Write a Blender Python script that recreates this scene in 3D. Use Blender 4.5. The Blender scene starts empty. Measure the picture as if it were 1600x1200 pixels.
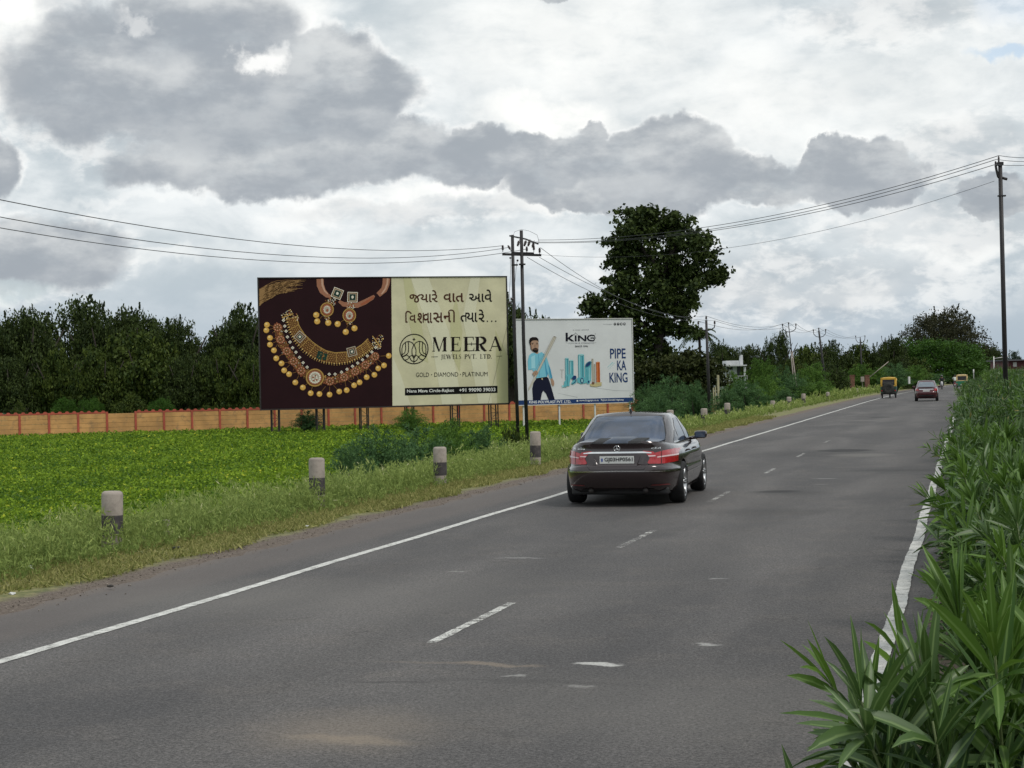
import bpy, bmesh, math, random
import numpy as np
from mathutils import Vector, Matrix
from mathutils.bvhtree import BVHTree

SC = bpy.context.scene
C = SC.collection
PI = math.pi
rad = math.radians

# ------------------------------------------------------------------ camera
CAM_H = 2.1
F = 2700.0            # focal length in pixels of a 1600 px wide picture
ROLL = rad(1.2)
HOR0 = 595.0
cd = bpy.data.cameras.new('camera')
cd.sensor_width = 36.0
cd.lens = 36.0 * F / 1600.0
cd.clip_start = 0.1
cd.clip_end = 6000
cam = bpy.data.objects.new('camera', cd)
C.objects.link(cam)
pitch = math.atan((HOR0 - 600.0) / F)
fwd = Vector((0, math.cos(pitch), math.sin(pitch)))
rt0 = Vector((1, 0, 0))
up0 = rt0.cross(fwd)
rt = rt0 * math.cos(ROLL) - up0 * math.sin(ROLL)
up = up0 * math.cos(ROLL) + rt0 * math.sin(ROLL)
M = Matrix((rt, up, -fwd)).transposed().to_4x4()
M.translation = Vector((0, 0, CAM_H))
cam.matrix_world = M
SC.camera = cam

# ------------------------------------------------------------------ exposure
SC.view_settings.view_transform = 'Standard'
SC.view_settings.look = 'None'
SC.view_settings.exposure = 0.1
SC.view_settings.gamma = 1.0
SC.cycles.max_bounces = 5
SC.cycles.diffuse_bounces = 2
SC.cycles.glossy_bounces = 3
SC.cycles.transparent_max_bounces = 8

# ------------------------------------------------------------------ node helper
class NG:
    def __init__(s, nt):
        s.nt = nt
        s.n = nt.nodes
        s.l = nt.links
    def _in(s, sock, v):
        if v is None: return
        if isinstance(v, bpy.types.NodeSocket): s.l.new(v, sock)
        else:
            if sock.type == 'RGBA' and not isinstance(v, (int, float)):
                v = tuple(v) + (1.0,) * (4 - len(v))
            sock.default_value = v
    def node(s, t, **k):
        nd = s.n.new(t)
        for a, b in k.items(): setattr(nd, a, b)
        return nd
    def m(s, op, a, b=None, c=None, clamp=False):
        nd = s.node('ShaderNodeMath', operation=op, use_clamp=clamp)
        s._in(nd.inputs[0], a); s._in(nd.inputs[1], b)
        if c is not None: s._in(nd.inputs[2], c)
        return nd.outputs[0]
    def vm(s, op, a, b=None, scale=None):
        nd = s.node('ShaderNodeVectorMath', operation=op)
        s._in(nd.inputs[0], a)
        if b is not None: s._in(nd.inputs[1], b)
        if scale is not None: s._in(nd.inputs[3], scale)
        return nd.outputs[0]
    def ss(s, v, a, b, o0=0.0, o1=1.0):
        nd = s.node('ShaderNodeMapRange', interpolation_type='SMOOTHSTEP')
        s._in(nd.inputs[0], v); s._in(nd.inputs[1], a); s._in(nd.inputs[2], b)
        s._in(nd.inputs[3], o0); s._in(nd.inputs[4], o1)
        return nd.outputs[0]
    def noise(s, vec, scale, detail=4, rough=0.55, dist=0.0, color=False):
        nd = s.node('ShaderNodeTexNoise')
        s._in(nd.inputs['Vector'], vec); s._in(nd.inputs['Scale'], scale)
        s._in(nd.inputs['Detail'], detail); s._in(nd.inputs['Roughness'], rough)
        s._in(nd.inputs['Distortion'], dist)
        return nd.outputs[1 if color else 0]
    def mix(s, f, a, b, blend='MIX'):
        nd = s.node('ShaderNodeMix', data_type='RGBA', blend_type=blend, clamp_factor=True)
        s._in(nd.inputs[0], f); s._in(nd.inputs[6], a); s._in(nd.inputs[7], b)
        return nd.outputs[2]
    def xyz(s, v):
        nd = s.node('ShaderNodeSeparateXYZ'); s._in(nd.inputs[0], v); return nd.outputs
    def comb(s, x, y, z=0.0):
        nd = s.node('ShaderNodeCombineXYZ')
        s._in(nd.inputs[0], x); s._in(nd.inputs[1], y); s._in(nd.inputs[2], z)
        return nd.outputs[0]

# ------------------------------------------------------------------ world
SUN_EL, SUN_AZ = rad(54), rad(128)          # azimuth from +Y towards +X
w = bpy.data.worlds.new('World'); SC.world = w; w.use_nodes = True
g = NG(w.node_tree)
bg = w.node_tree.nodes['Background']
sky = g.node('ShaderNodeTexSky', sky_type='NISHITA', sun_disc=False)
sky.sun_elevation = SUN_EL
sky.sun_rotation = SUN_AZ
sky.altitude = 100; sky.air_density = 1.0; sky.dust_density = 1.5
SKY_STR = 0.15
tc = g.node('ShaderNodeTexCoord').outputs['Generated']
dx, dy, dz = g.xyz(tc)[0:3]
az = g.m('ARCTAN2', dx, dy)
el = g.m('ARCSINE', dz)
uv = g.comb(az, el, 0.0)                     # radians
K = F / 100.0                                # 1 unit = 100 px of the photo's scale
P = g.vm('SCALE', uv, scale=K)               # cloud coordinates
# away from the seam at the back, use the 3D direction for general noise
D3 = g.vm('SCALE', tc, scale=K)
wn1 = g.vm('SUBTRACT', g.noise(D3, 0.55, 5, 0.55, color=True), (0.5, 0.5, 0.5))
wn2 = g.vm('SUBTRACT', g.noise(D3, 1.9, 5, 0.6, color=True), (0.5, 0.5, 0.5))
Pw = g.vm('ADD', P, g.vm('ADD', g.vm('SCALE', wn1, scale=1.15), g.vm('SCALE', wn2, scale=0.5)))
def cpos(px, py):
    hor = HOR0 - (px - 800) * math.tan(ROLL)
    return (px - 800) / 100.0, (hor - py) / 100.0
# dark cloud masses: px, py, rx, ry, softness
BL = [(300,130,215,105,.42),(330,40,135,60,.5),(505,140,150,85,.25),(570,232,130,52,.3),(400,262,200,48,.35),(170,150,120,80,.5),
      (745,252,85,45,.3),(850,250,70,48,.25),(1040,262,120,76,.2),(925,202,26,14,.6),(895,230,70,26,.3),(960,290,170,38,.25),(1180,285,70,32,.35),(1340,274,108,48,.22),
      (1290,255,40,30,.2),(1545,318,58,26,.3),(1345,362,24,11,.8),(880,2,50,16,.5),(70,400,135,58,.5),(5,262,48,48,.4),(1420,40,150,30,1.0),(660,330,190,22,.8),(120,25,50,40,.7),(1470,345,160,50,1.0),(1180,440,260,50,1.0),(1500,250,90,40,.9)]
mask = None
shade = None
for (px, py, rx, ry, sf) in BL:
    cx, cy = cpos(px, py)
    d = g.vm('SUBTRACT', Pw, (cx, cy, 0))
    d = g.vm('MULTIPLY', d, (100.0 / rx, 100.0 / ry, 0.0))
    nd = g.node('ShaderNodeVectorMath', operation='LENGTH'); g._in(nd.inputs[0], d)
    mk = g.ss(nd.outputs['Value'], 1.0 + sf, 1.0 - sf * 0.4)
    if sf > .6: mk = g.m('MULTIPLY', mk, .5)
    mask = mk if mask is None else g.m('MAXIMUM', mask, mk)
    if ry >= 40:
        lv = g.xyz(d)[1]
        sh = g.m('MULTIPLY', mk, g.ss(lv, 0.75, -0.8))
        shade = sh if shade is None else g.m('MAXIMUM', shade, sh)
# bright breaks
BR = [(18,55,85,60,1.0,.8),(20,155,60,30,1.0,.6),(418,112,34,24,1.0,.25),(470,18,60,40,.7,.6),(905,70,200,90,.7,1.0),(860,180,110,30,.9,.7),(1200,170,170,70,.65,1.0),(1400,150,160,80,.5,1.0),
      (720,295,110,14,.75,.6),(590,315,90,12,.5,.7),(850,318,70,16,.8,.5),(1480,400,70,16,.5,.6),(700,425,60,16,.4,.5),(640,400,220,22,.25,.8),(1320,455,60,16,.35,.5),(1180,465,60,20,.35,.5),(260,410,80,10,.35,.5)]
bright = None
for (px, py, rx, ry, am, sf) in BR:
    cx, cy = cpos(px, py)
    d = g.vm('SUBTRACT', Pw, (cx, cy, 0))
    d = g.vm('MULTIPLY', d, (100.0 / rx, 100.0 / ry, 0.0))
    nd = g.node('ShaderNodeVectorMath', operation='LENGTH'); g._in(nd.inputs[0], d)
    mk = g.m('MULTIPLY', g.ss(nd.outputs['Value'], 1.0 + sf, 1.0 - sf * .7), am)
    bright = mk if bright is None else g.m('MAXIMUM', bright, mk)
Ps = g.vm('MULTIPLY', D3, (1.0, 1.0, 2.0))
n1 = g.noise(Ps, 0.45, 7, 0.58, 0.3)
n2 = g.noise(Ps, 1.6, 6, 0.6, 0.2)
base_lo = (0.50, 0.565, 0.605); base_hi = (0.83, 0.865, 0.875)
basef = g.m('ADD', g.ss(n1, 0.34, 0.68), g.m('MULTIPLY', g.m('SUBTRACT', n2, 0.5), 0.5), clamp=True)
# lower sky is a flatter grey blue
lowf = g.ss(el, 0.115, 0.0)
basef = g.m('MULTIPLY', basef, g.m('SUBTRACT', 1.0, g.m('MULTIPLY', lowf, 0.72)))
col = g.mix(basef, base_lo, base_hi)
hz = g.ss(el, 0.085, 0.0)
col = g.mix(g.m('MULTIPLY', hz, 0.72), col, (0.37, 0.45, 0.535))
col = g.mix(g.m('MULTIPLY', bright, g.ss(n2, 0.2, 0.6, 0.6, 1.0)), col, (1.0, 1.0, 0.97))
dk = g.mix(g.ss(g.noise(Ps, 0.75, 7, 0.58), 0.38, 0.68), (0.345, 0.378, 0.415), (0.66, 0.68, 0.685))
dk = g.mix(g.m('MULTIPLY', shade, 0.55), dk, (0.32, 0.355, 0.40))
rim = g.m('MULTIPLY', g.m('MULTIPLY', mask, g.m('SUBTRACT', 1.0, mask)), g.ss(n2, 0.42, 0.62, 0.2, 3.4), clamp=True)
col = g.mix(g.m('MULTIPLY', rim, 0.75), col, (1.0, 1.0, 0.98))
mask = g.m('MULTIPLY', g.ss(mask, 0.18, 1.0), 0.92)
edge = g.m('MULTIPLY', mask, g.ss(n2, 0.25, 0.5, 0.8, 1.0))
col = g.mix(edge, col, dk)
# the bright gap torn in the big grey mass
for (px, py, rx, ry, am) in [(418, 108, 30, 16, .85), (440, 92, 16, 18, .5), (228, 42, 30, 12, .4), (250, 318, 120, 10, .3)]:
    cx, cy = cpos(px, py)
    d = g.vm('MULTIPLY', g.vm('SUBTRACT', g.vm('ADD', Pw, g.vm('SCALE', wn2, scale=0.35)), (cx, cy, 0)), (100.0 / rx, 100.0 / ry, 0.0))
    nd = g.node('ShaderNodeVectorMath', operation='LENGTH'); g._in(nd.inputs[0], d)
    col = g.mix(g.m('MULTIPLY', g.ss(nd.outputs['Value'], 1.4, 0.4), am), col, (1.0, 1.0, 0.98))
# small holes of blue sky
blue = None
for (px, py, rx, ry) in [(1570, 112, 60, 10), (30, 460, 90, 16), (1580, 20, 80, 50)]:
    cx, cy = cpos(px, py)
    d = g.vm('MULTIPLY', g.vm('SUBTRACT', Pw, (cx, cy, 0)), (100.0 / rx, 100.0 / ry, 0.0))
    nd = g.node('ShaderNodeVectorMath', operation='LENGTH'); g._in(nd.inputs[0], d)
    mk = g.m('MULTIPLY', g.ss(nd.outputs['Value'], 1.3, 0.5), .75 if ry < 15 else .35)
    blue = mk if blue is None else g.m('MAXIMUM', blue, mk)
skc = g.mix(0.35, g.vm('SCALE', sky.outputs[0], scale=SKY_STR), (0.75, 0.86, 0.95))
col = g.mix(blue, col, skc)
w.node_tree.links.new(col, bg.inputs[0])
bg.inputs[1].default_value = 1.0
w.cycles.sampling_method = 'MANUAL'
w.cycles.sample_map_resolution = 512

# ------------------------------------------------------------------ sun
sd = bpy.data.lights.new('sun', 'SUN'); sd.energy = 1.5; sd.angle = rad(14); sd.color = (1.0, 0.965, 0.9)
so = bpy.data.objects.new('sun', sd); C.objects.link(so)
sv = Vector((math.sin(SUN_AZ) * math.cos(SUN_EL), math.cos(SUN_AZ) * math.cos(SUN_EL), math.sin(SUN_EL)))
so.rotation_euler = sv.to_track_quat('Z', 'Y').to_euler()
so.location = (0, 0, 60)

# ------------------------------------------------------------------ placement helpers
PHI = rad(14.8)
DV = (math.sin(PHI), math.cos(PHI)); NV = (math.cos(PHI), -math.sin(PHI))
def bend(s): return 0.00024 * max(0.0, s - 125.0) ** 2
def RD(s, t, z=0.0):
    t = t + bend(s)
    return Vector((s * DV[0] + t * NV[0], s * DV[1] + t * NV[1], z))
def hor(px): return HOR0 - (px - 800) * math.tan(ROLL)
def PX(px, py, Y):                     # a sight line read off the photo, put at its real distance
    return Vector(((px - 800) / F * Y, Y, CAM_H + (hor(px) - py) / F * Y))
def GR(px, py, z=0.0):
    Y = (CAM_H - z) * F / (py - hor(px))
    return Vector(((px - 800) / F * Y, Y, z))
def st(v): return (v[0] * DV[0] + v[1] * DV[1], v[0] * NV[0] + v[1] * NV[1])
FIELD_Z = -1.42
def gz(x, y):
    s, t = st((x, y)); t -= bend(s)
    if t > -11.2: return 0.0 if t < 1.5 else -min(0.35, (t - 1.5) * 0.2)
    if t > -15.0:
        k = (-11.2 - t) / 3.8
        return FIELD_Z * (k * k * (3 - 2 * k))
    return FIELD_Z

# ------------------------------------------------------------------ materials
MATS = {}
def mat(name, col, rough=0.6, metal=0.0, coat=0.0, var=0.12, vs=3.0, bump=0.0, bs=40.0, dirt=None, emit=None, spec=0.5):
    if name in MATS: return MATS[name]
    m = bpy.data.materials.new(name); m.use_nodes = True
    g = NG(m.node_tree); b = m.node_tree.nodes['Principled BSDF']
    b.inputs['Roughness'].default_value = rough
    b.inputs['Metallic'].default_value = metal
    b.inputs['Coat Weight'].default_value = coat
    b.inputs['Coat Roughness'].default_value = 0.04
    b.inputs['Specular IOR Level'].default_value = spec
    oc = g.node('ShaderNodeTexCoord').outputs['Object']
    c = tuple(col)
    if var > 0:
        n = g.noise(oc, vs, 5, 0.6)
        lo = tuple(x * (1 - var) for x in c); hi = tuple(min(1, x * (1 + var)) for x in c)
        cc = g.mix(g.ss(n, 0.3, 0.7), lo, hi)
        if dirt:
            n2 = g.noise(oc, dirt[1], 6, 0.65)
            cc = g.mix(g.ss(n2, 0.5, 0.72, 0.0, dirt[2]), cc, dirt[0])
        g._in(b.inputs['Base Color'], cc)
    else: b.inputs['Base Color'].default_value = c + (1,)
    if bump > 0:
        bn = g.node('ShaderNodeBump'); bn.inputs['Strength'].default_value = bump; bn.inputs['Distance'].default_value = 0.01
        g._in(bn.inputs['Height'], g.noise(oc, bs, 4, 0.6)); g._in(b.inputs['Normal'], bn.outputs[0])
    MATS[name] = m
    return m
def leafmat(name, dark, light, third=None, rough=0.5, trans=0.25, rib=None, spec=0.15):
    m = bpy.data.materials.new(name); m.use_nodes = True
    g = NG(m.node_tree); b = m.node_tree.nodes['Principled BSDF']
    at = g.node('ShaderNodeAttribute', attribute_name='tint')
    c = g.mix(at.outputs['Fac'], dark, light)
    if third: c = g.mix(g.ss(at.outputs['Fac'], 0.9, 1.0), c, third)
    if rib:
        u = g.node('ShaderNodeAttribute', attribute_name='rib')
        c = g.mix(g.ss(u.outputs['Fac'], 0.72, 0.95), c, rib)
    g._in(b.inputs['Base Color'], c)
    b.inputs['Roughness'].default_value = rough
    b.inputs['Specular IOR Level'].default_value = spec
    if trans > 0:
        tr = g.node('ShaderNodeBsdfTranslucent'); g._in(tr.inputs[0], g.mix(0.35, c, light))
        ms = g.node('ShaderNodeMixShader'); ms.inputs[0].default_value = trans
        g.l.new(b.outputs[0], ms.inputs[1]); g.l.new(tr.outputs[0], ms.inputs[2])
        g.l.new(ms.outputs[0], m.node_tree.nodes['Material Output'].inputs[0])
    MATS[name] = m
    return m

# ------------------------------------------------------------------ mesh helpers
class MB:
    def __init__(s): s.v = []; s.f = []; s.mi = []
    def add(s, vs, fs, mi=0):
        o = len(s.v); s.v += [tuple(x) for x in vs]
        s.f += [tuple(i + o for i in q) for q in fs]; s.mi += [mi] * len(fs); return s
    def box(s, c, d, rz=0.0, mi=0, ry=0.0, bev=0.0):
        R = Matrix.Rotation(rz, 3, 'Z') @ Matrix.Rotation(ry, 3, 'Y')
        hx, hy, hz = d[0] / 2, d[1] / 2, d[2] / 2
        if bev <= 0:
            P = [(a * hx, b * hy, e * hz) for e in (-1, 1) for b in (-1, 1) for a in (-1, 1)]
            fs = [(0, 2, 3, 1), (4, 5, 7, 6), (0, 1, 5, 4), (2, 6, 7, 3), (0, 4, 6, 2), (1, 3, 7, 5)]
        else:
            bm = bmesh.new(); bmesh.ops.create_cube(bm, size=1)
            for v in bm.verts: v.co = Vector((v.co.x * d[0], v.co.y * d[1], v.co.z * d[2]))
            bmesh.ops.bevel(bm, geom=bm.edges[:], offset=bev, segments=2, affect='EDGES', profile=0.5)
            bm.verts.index_update()
            P = [tuple(v.co) for v in bm.verts]; fs = [tuple(v.index for v in f.verts) for f in bm.faces]; bm.free()
        return s.add([R @ Vector(p) + Vector(c) for p in P], fs, mi)
    def tube(s, pts, r, n=8, mi=0, cap=True):
        pts = [Vector(p) for p in pts]
        rs = r if isinstance(r, (list, tuple)) else [r] * len(pts)
        vs = []; pa = None
        for i, p in enumerate(pts):
            t = (pts[min(i + 1, len(pts) - 1)] - pts[max(i - 1, 0)]).normalized()
            if pa is None: a = t.orthogonal().normalized()
            else:
                a = pa - t * pa.dot(t)
                a = a.normalized() if a.length > 1e-6 else t.orthogonal().normalized()
            pa = a; b = t.cross(a)
            for k in range(n):
                q = 2 * PI * k / n; vs.append(p + (a * math.cos(q) + b * math.sin(q)) * rs[i])
        fs = []
        for i in range(len(pts) - 1):
            for k in range(n):
                k2 = (k + 1) % n
                fs.append((i * n + k, i * n + k2, (i + 1) * n + k2, (i + 1) * n + k))
        if cap:
            fs.append(tuple(range(n - 1, -1, -1))); fs.append(tuple((len(pts) - 1) * n + k for k in range(n)))
        return s.add(vs, fs, mi)
    def lathe(s, prof, n=24, axis='Z', c=(0, 0, 0), mi=0):      # prof: (r, h)
        vs = []
        for (r, h) in prof:
            for k in range(n):
                q = 2 * PI * k / n; a, b = r * math.cos(q), r * math.sin(q)
                p = (a, b, h) if axis == 'Z' else ((h, a, b) if axis == 'X' else (a, h, b))
                vs.append((p[0] + c[0], p[1] + c[1], p[2] + c[2]))
        fs = [(i * n + k, i * n + (k + 1) % n, (i + 1) * n + (k + 1) % n, (i + 1) * n + k) for i in range(len(prof) - 1) for k in range(n)]
        return s.add(vs, fs, mi)
    def ball(s, c, r, n=8, mi=0):
        r = (r, r, r) if isinstance(r, (int, float)) else r
        vs = []; m = n // 2 + 1
        for i in range(m + 1):
            a = PI * i / m
            for k in range(n):
                q = 2 * PI * k / n
                vs.append((c[0] + r[0] * math.sin(a) * math.cos(q), c[1] + r[1] * math.sin(a) * math.sin(q), c[2] + r[2] * math.cos(a)))
        fs = [(i * n + k, (i + 1) * n + k, (i + 1) * n + (k + 1) % n, i * n + (k + 1) % n) for i in range(m) for k in range(n)]
        return s.add(vs, fs, mi)
    def build(s, name, mats, parent=None, smooth=False, loc=None):
        me = bpy.data.meshes.new(name); me.from_pydata(s.v, [], s.f)
        for m in (mats if isinstance(mats, (list, tuple)) else [mats]): me.materials.append(m)
        if any(s.mi): me.polygons.foreach_set('material_index', s.mi)
        bm = bmesh.new(); bm.from_mesh(me); bmesh.ops.recalc_face_normals(bm, faces=bm.faces[:]); bm.to_mesh(me); bm.free()
        if smooth: me.shade_smooth()
        me.update()
        return link(name, me, parent, loc)
def link(name, me, parent=None, loc=None):
    o = bpy.data.objects.new(name, me); C.objects.link(o)
    if parent: o.parent = parent
    if loc is not None: o.location = loc
    return o
def npmesh(name, V, Fq, tint=None, m=None, rib=None, smooth=False):
    """V (n,3) array, Fq (k,4|3) int array, tint per vertex"""
    me = bpy.data.meshes.new(name)
    V = np.ascontiguousarray(V, dtype=np.float32); Fq = np.ascontiguousarray(Fq, dtype=np.int32)
    k, c = Fq.shape
    me.vertices.add(len(V)); me.vertices.foreach_set('co', V.ravel())
    me.loops.add(k * c); me.loops.foreach_set('vertex_index', Fq.ravel())
    me.polygons.add(k); me.polygons.foreach_set('loop_start', np.arange(0, k * c, c, dtype=np.int32))
    me.update(calc_edges=True)
    if tint is not None:
        a = me.attributes.new('tint', 'FLOAT', 'POINT'); a.data.foreach_set('value', np.ascontiguousarray(tint, dtype=np.float32))
    if rib is not None:
        a = me.attributes.new('rib', 'FLOAT', 'POINT'); a.data.foreach_set('value', np.ascontiguousarray(rib, dtype=np.float32))
    if m: me.materials.append(m)
    if smooth: me.shade_smooth()
    me.validate()
    return me
def tag(o, label=None, cat=None, group=None, kind=None):
    if label: o['label'] = label
    if cat: o['category'] = cat
    if group: o['group'] = group
    if kind: o['kind'] = kind
    return o
def empty(name, loc, rz=0.0, label=None, cat=None, group=None):
    o = bpy.data.objects.new(name, None); C.objects.link(o)
    o.location = loc; o.rotation_euler = (0, 0, rz); o.empty_display_size = 0.3
    return tag(o, label, cat, group)
def copy_tree(o, parent=None):
    c = o.copy(); C.objects.link(c); c.parent = parent
    for ch in [x for x in ALLCH(o)]: copy_tree(ch, c)
    return c
def ALLCH(o): return [x for x in C.objects if x.parent == o]

# ================================================================== GROUND, ROAD
rs = np.random.RandomState(7)
tl = [-900, -400, -200, -120, -80, -50, -35, -25, -20, -17, -15.5, -15, -14.4, -13.8, -13.2, -12.6, -12, -11.6, -11.2, -10.8, -10.4, -10, -9.6, -9.2, -8.8, -8, -6, -4, -2, -0.6, -0.2, 0.2, 0.8, 1.5, 2, 3, 5, 8, 15, 30, 60, 120, 300, 900]
sl = [-80, -20] + list(np.arange(0, 60, 1.0)) + list(np.arange(60, 160, 4.0)) + [160, 180, 200, 230, 260, 300, 350, 420, 500, 650, 900, 1400, 2500]
V = []; UV = []
for s in sl:
    for t in tl:
        sb = min(s, 300)
        p = Vector((s * DV[0] + (t + bend(sb)) * NV[0], s * DV[1] + (t + bend(sb)) * NV[1], 0))
        z = gz(p.x, p.y) if s <= 300 else (FIELD_Z if t < -12 else (0 if t < 1.5 else -0.3))
        if -9.0 < t < -0.3: z = -0.03
        elif -14 < t < -9.3: z += rs.uniform(-0.02, 0.03)
        elif t > 0: z += rs.uniform(-0.03, 0.03)
        V.append((p.x, p.y, z)); UV.append((t, s))
nt_ = len(tl)
Fg = [(i * nt_ + j, i * nt_ + j + 1, (i + 1) * nt_ + j + 1, (i + 1) * nt_ + j) for i in range(len(sl) - 1) for j in range(nt_ - 1)]
def sheet(name, V, Fs, UV, m):
    me = bpy.data.meshes.new(name); me.from_pydata([tuple(v) for v in V], [], Fs)
    a = me.attributes.new('road_uv', 'FLOAT_VECTOR', 'POINT')
    a.data.foreach_set('vector', [c for u in UV for c in (u[0], u[1], 0.0)])
    me.materials.append(m); me.shade_smooth()
    o = link(name, me); tag(o, kind='structure'); return o
def gm():
    m = bpy.data.materials.new('ground_soil_grass'); m.use_nodes = True
    g = NG(m.node_tree); b = m.node_tree.nodes['Principled BSDF']
    uvn = g.node('ShaderNodeAttribute', attribute_name='road_uv').outputs['Vector']
    oc = g.node('ShaderNodeTexCoord').outputs['Object']
    t = g.xyz(uvn)[0]
    n = g.noise(oc, 1.7, 5, 0.6); nf = g.noise(oc, 26, 4, 0.7); nf2 = g.noise(oc, 7, 4, 0.6)
    tt = g.m('ADD', t, g.m('MULTIPLY', g.m('SUBTRACT', n, 0.5), 0.55))
    soil = g.mix(g.ss(nf, 0.3, 0.7), (0.075, 0.055, 0.042), (0.19, 0.15, 0.12))
    grass = g.mix(g.ss(nf2, 0.3, 0.7), (0.10, 0.115, 0.035), (0.26, 0.235, 0.10))
    green = g.mix(g.ss(nf2, 0.3, 0.7), (0.02, 0.055, 0.008), (0.05, 0.12, 0.015))
    c = g.mix(g.ss(tt, -9.2, -9.5), soil, grass)
    c = g.mix(g.ss(tt, -11.0, -13.5), c, green)
    rgt = g.mix(g.ss(nf2, 0.35, 0.65), (0.06, 0.045, 0.032), (0.20, 0.16, 0.11))
    rgt = g.mix(g.ss(n, 0.5, 0.62, 0, 0.7), rgt, (0.05, 0.075, 0.025))
    c = g.mix(g.ss(t, -2.0, -1.9), c, rgt)
    g._in(b.inputs['Base Color'], c); b.inputs['Roughness'].default_value = 0.95
    bn = g.node('ShaderNodeBump'); bn.inputs['Strength'].default_value = 0.7; bn.inputs['Distance'].default_value = 0.03
    g._in(bn.inputs['Height'], nf); g._in(b.inputs['Normal'], bn.outputs[0])
    return m
sheet('ground', V, Fg, UV, gm())

def asphalt():
    m = bpy.data.materials.new('worn_asphalt'); m.use_nodes = True
    g = NG(m.node_tree); b = m.node_tree.nodes['Principled BSDF']
    uv = g.node('ShaderNodeAttribute', attribute_name='road_uv').outputs['Vector']
    oc = g.node('ShaderNodeTexCoord').outputs['Object']
    big = g.noise(g.vm('MULTIPLY', uv, (0.45, 0.12, 1)), 1.0, 5, 0.6, 0.4)
    mid = g.noise(uv, 1.3, 5, 0.65)
    f1 = g.noise(uv, 42, 3, 0.75)
    f2 = g.noise(uv, 110, 2, 0.7)
    c = g.mix(g.ss(big, 0.32, 0.68), (0.064, 0.060, 0.060), (0.104, 0.096, 0.092))
    c = g.mix(g.m('MULTIPLY', g.ss(mid, 0.45, 0.75), 0.35), c, (0.135, 0.118, 0.105))
    f3 = g.noise(uv, 13, 4, 0.7)
    c = g.vm('SCALE', c, scale=g.ss(f3, 0.25, 0.75, 0.80, 1.20))
    fm = g.m('ADD', g.m('MULTIPLY', g.ss(f1, 0.25, 0.75, -0.5, 0.5), 1.35), g.m('MULTIPLY', g.ss(f2, 0.3, 0.7, -0.5, 0.5), 0.8))
    c = g.vm('SCALE', c, scale=g.m('ADD', 1.0, fm))
    tx = g.xyz(uv)[0]
    trk = g.m('SINE', g.m('MULTIPLY', g.m('ADD', tx, 0.85), 3.65))
    c = g.vm('SCALE', c, scale=g.m('ADD', 1.0, g.m('MULTIPLY', g.m('MULTIPLY', trk, g.ss(big, 0.3, 0.6)), 0.09)))
    crk = g.node('ShaderNodeTexVoronoi', feature='DISTANCE_TO_EDGE'); g._in(crk.inputs['Vector'], g.vm('ADD', uv, g.vm('SCALE', g.noise(uv, 1.5, 5, 0.7, color=True), scale=0.9))); crk.inputs['Scale'].default_value = 0.55
    c = g.mix(g.m('MULTIPLY', g.ss(crk.outputs['Distance'], 0.012, 0.0), g.ss(mid, 0.5, 0.62, 0, 0.55)), c, (0.02, 0.019, 0.019))
    # shoulder outside the left edge line is older and browner
    c = g.mix(g.ss(g.m('ADD', tx, g.m('MULTIPLY', mid, 0.3)), -7.5, -7.9, 0, 0.55), c, (0.125, 0.105, 0.095))
    c = g.mix(g.ss(g.m('ADD', tx, g.m('MULTIPLY', mid, 0.5)), -8.4, -8.75, 0, 0.6), c, (0.15, 0.12, 0.10))
    wu = g.vm('ADD', uv, g.vm('SCALE', g.vm('SUBTRACT', g.noise(uv, 2.2, 4, 0.6, color=True), (0.5, 0.5, 0.5)), scale=0.55))
    def spot(px, py, rx, ry, colr, am, sf=0.5):
        nonlocal c
        p = GR(px, py); s0, t0 = st(p)
        d = g.vm('MULTIPLY', g.vm('SUBTRACT', wu, (t0, s0, 0)), (1 / rx, 1 / ry, 0))
        nd = g.node('ShaderNodeVectorMath', operation='LENGTH'); g._in(nd.inputs[0], d)
        mk = g.ss(nd.outputs['Value'], 1 + sf, 1 - sf * .8, 0, am)
        mk = g.m('MULTIPLY', mk, g.ss(f1, 0.2, 0.6, 0.35, 1.0))
        c = g.mix(mk, c, colr)
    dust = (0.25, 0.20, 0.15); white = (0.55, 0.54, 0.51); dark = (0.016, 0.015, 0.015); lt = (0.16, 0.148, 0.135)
    for a in [(530, 1140, .45, .5, dust, .42, 1.0), (560, 1158, .22, .10, dust, .6, .8), (505, 1152, .18, .06, dust, .5, .8), (700, 1036, .5, .06, dust, .3, .8), (760, 1037, .3, .05, dust, .5, .5),
              (928, 1039, .16, .07, white, .9, .35), (1092, 1007, .12, .05, white, .5, .6), (888, 1073, .08, .04, white, .3, .6), (790, 1056, .05, .03, white, .4, .6),
              (708, 893, .09, .04, white, .35, .5), (800, 872, .25, .05, white, .25, .5), (1286, 748, .2, .07, white, .3, .6), (1282, 757, .15, .05, white, .3, .6),
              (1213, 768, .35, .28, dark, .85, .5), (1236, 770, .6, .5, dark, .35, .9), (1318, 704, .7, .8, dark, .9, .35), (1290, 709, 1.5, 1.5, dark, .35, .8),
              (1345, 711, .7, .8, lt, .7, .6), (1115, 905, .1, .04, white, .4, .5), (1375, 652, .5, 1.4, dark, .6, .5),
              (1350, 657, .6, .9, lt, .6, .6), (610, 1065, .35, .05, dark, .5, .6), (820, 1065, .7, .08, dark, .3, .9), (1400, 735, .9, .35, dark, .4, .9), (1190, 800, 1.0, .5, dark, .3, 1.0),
              (330, 935, 1.0, 1.2, lt, .5, 1.0), (1030, 1100, 1.4, 1.0, lt, .35, 1.0), (650, 930, 1.2, 1.5, lt, .35, 1.0)]:
        spot(*a)
    g._in(b.inputs['Base Color'], c); b.inputs['Roughness'].default_value = 0.82
    b.inputs['Specular IOR Level'].default_value = 0.35
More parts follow.
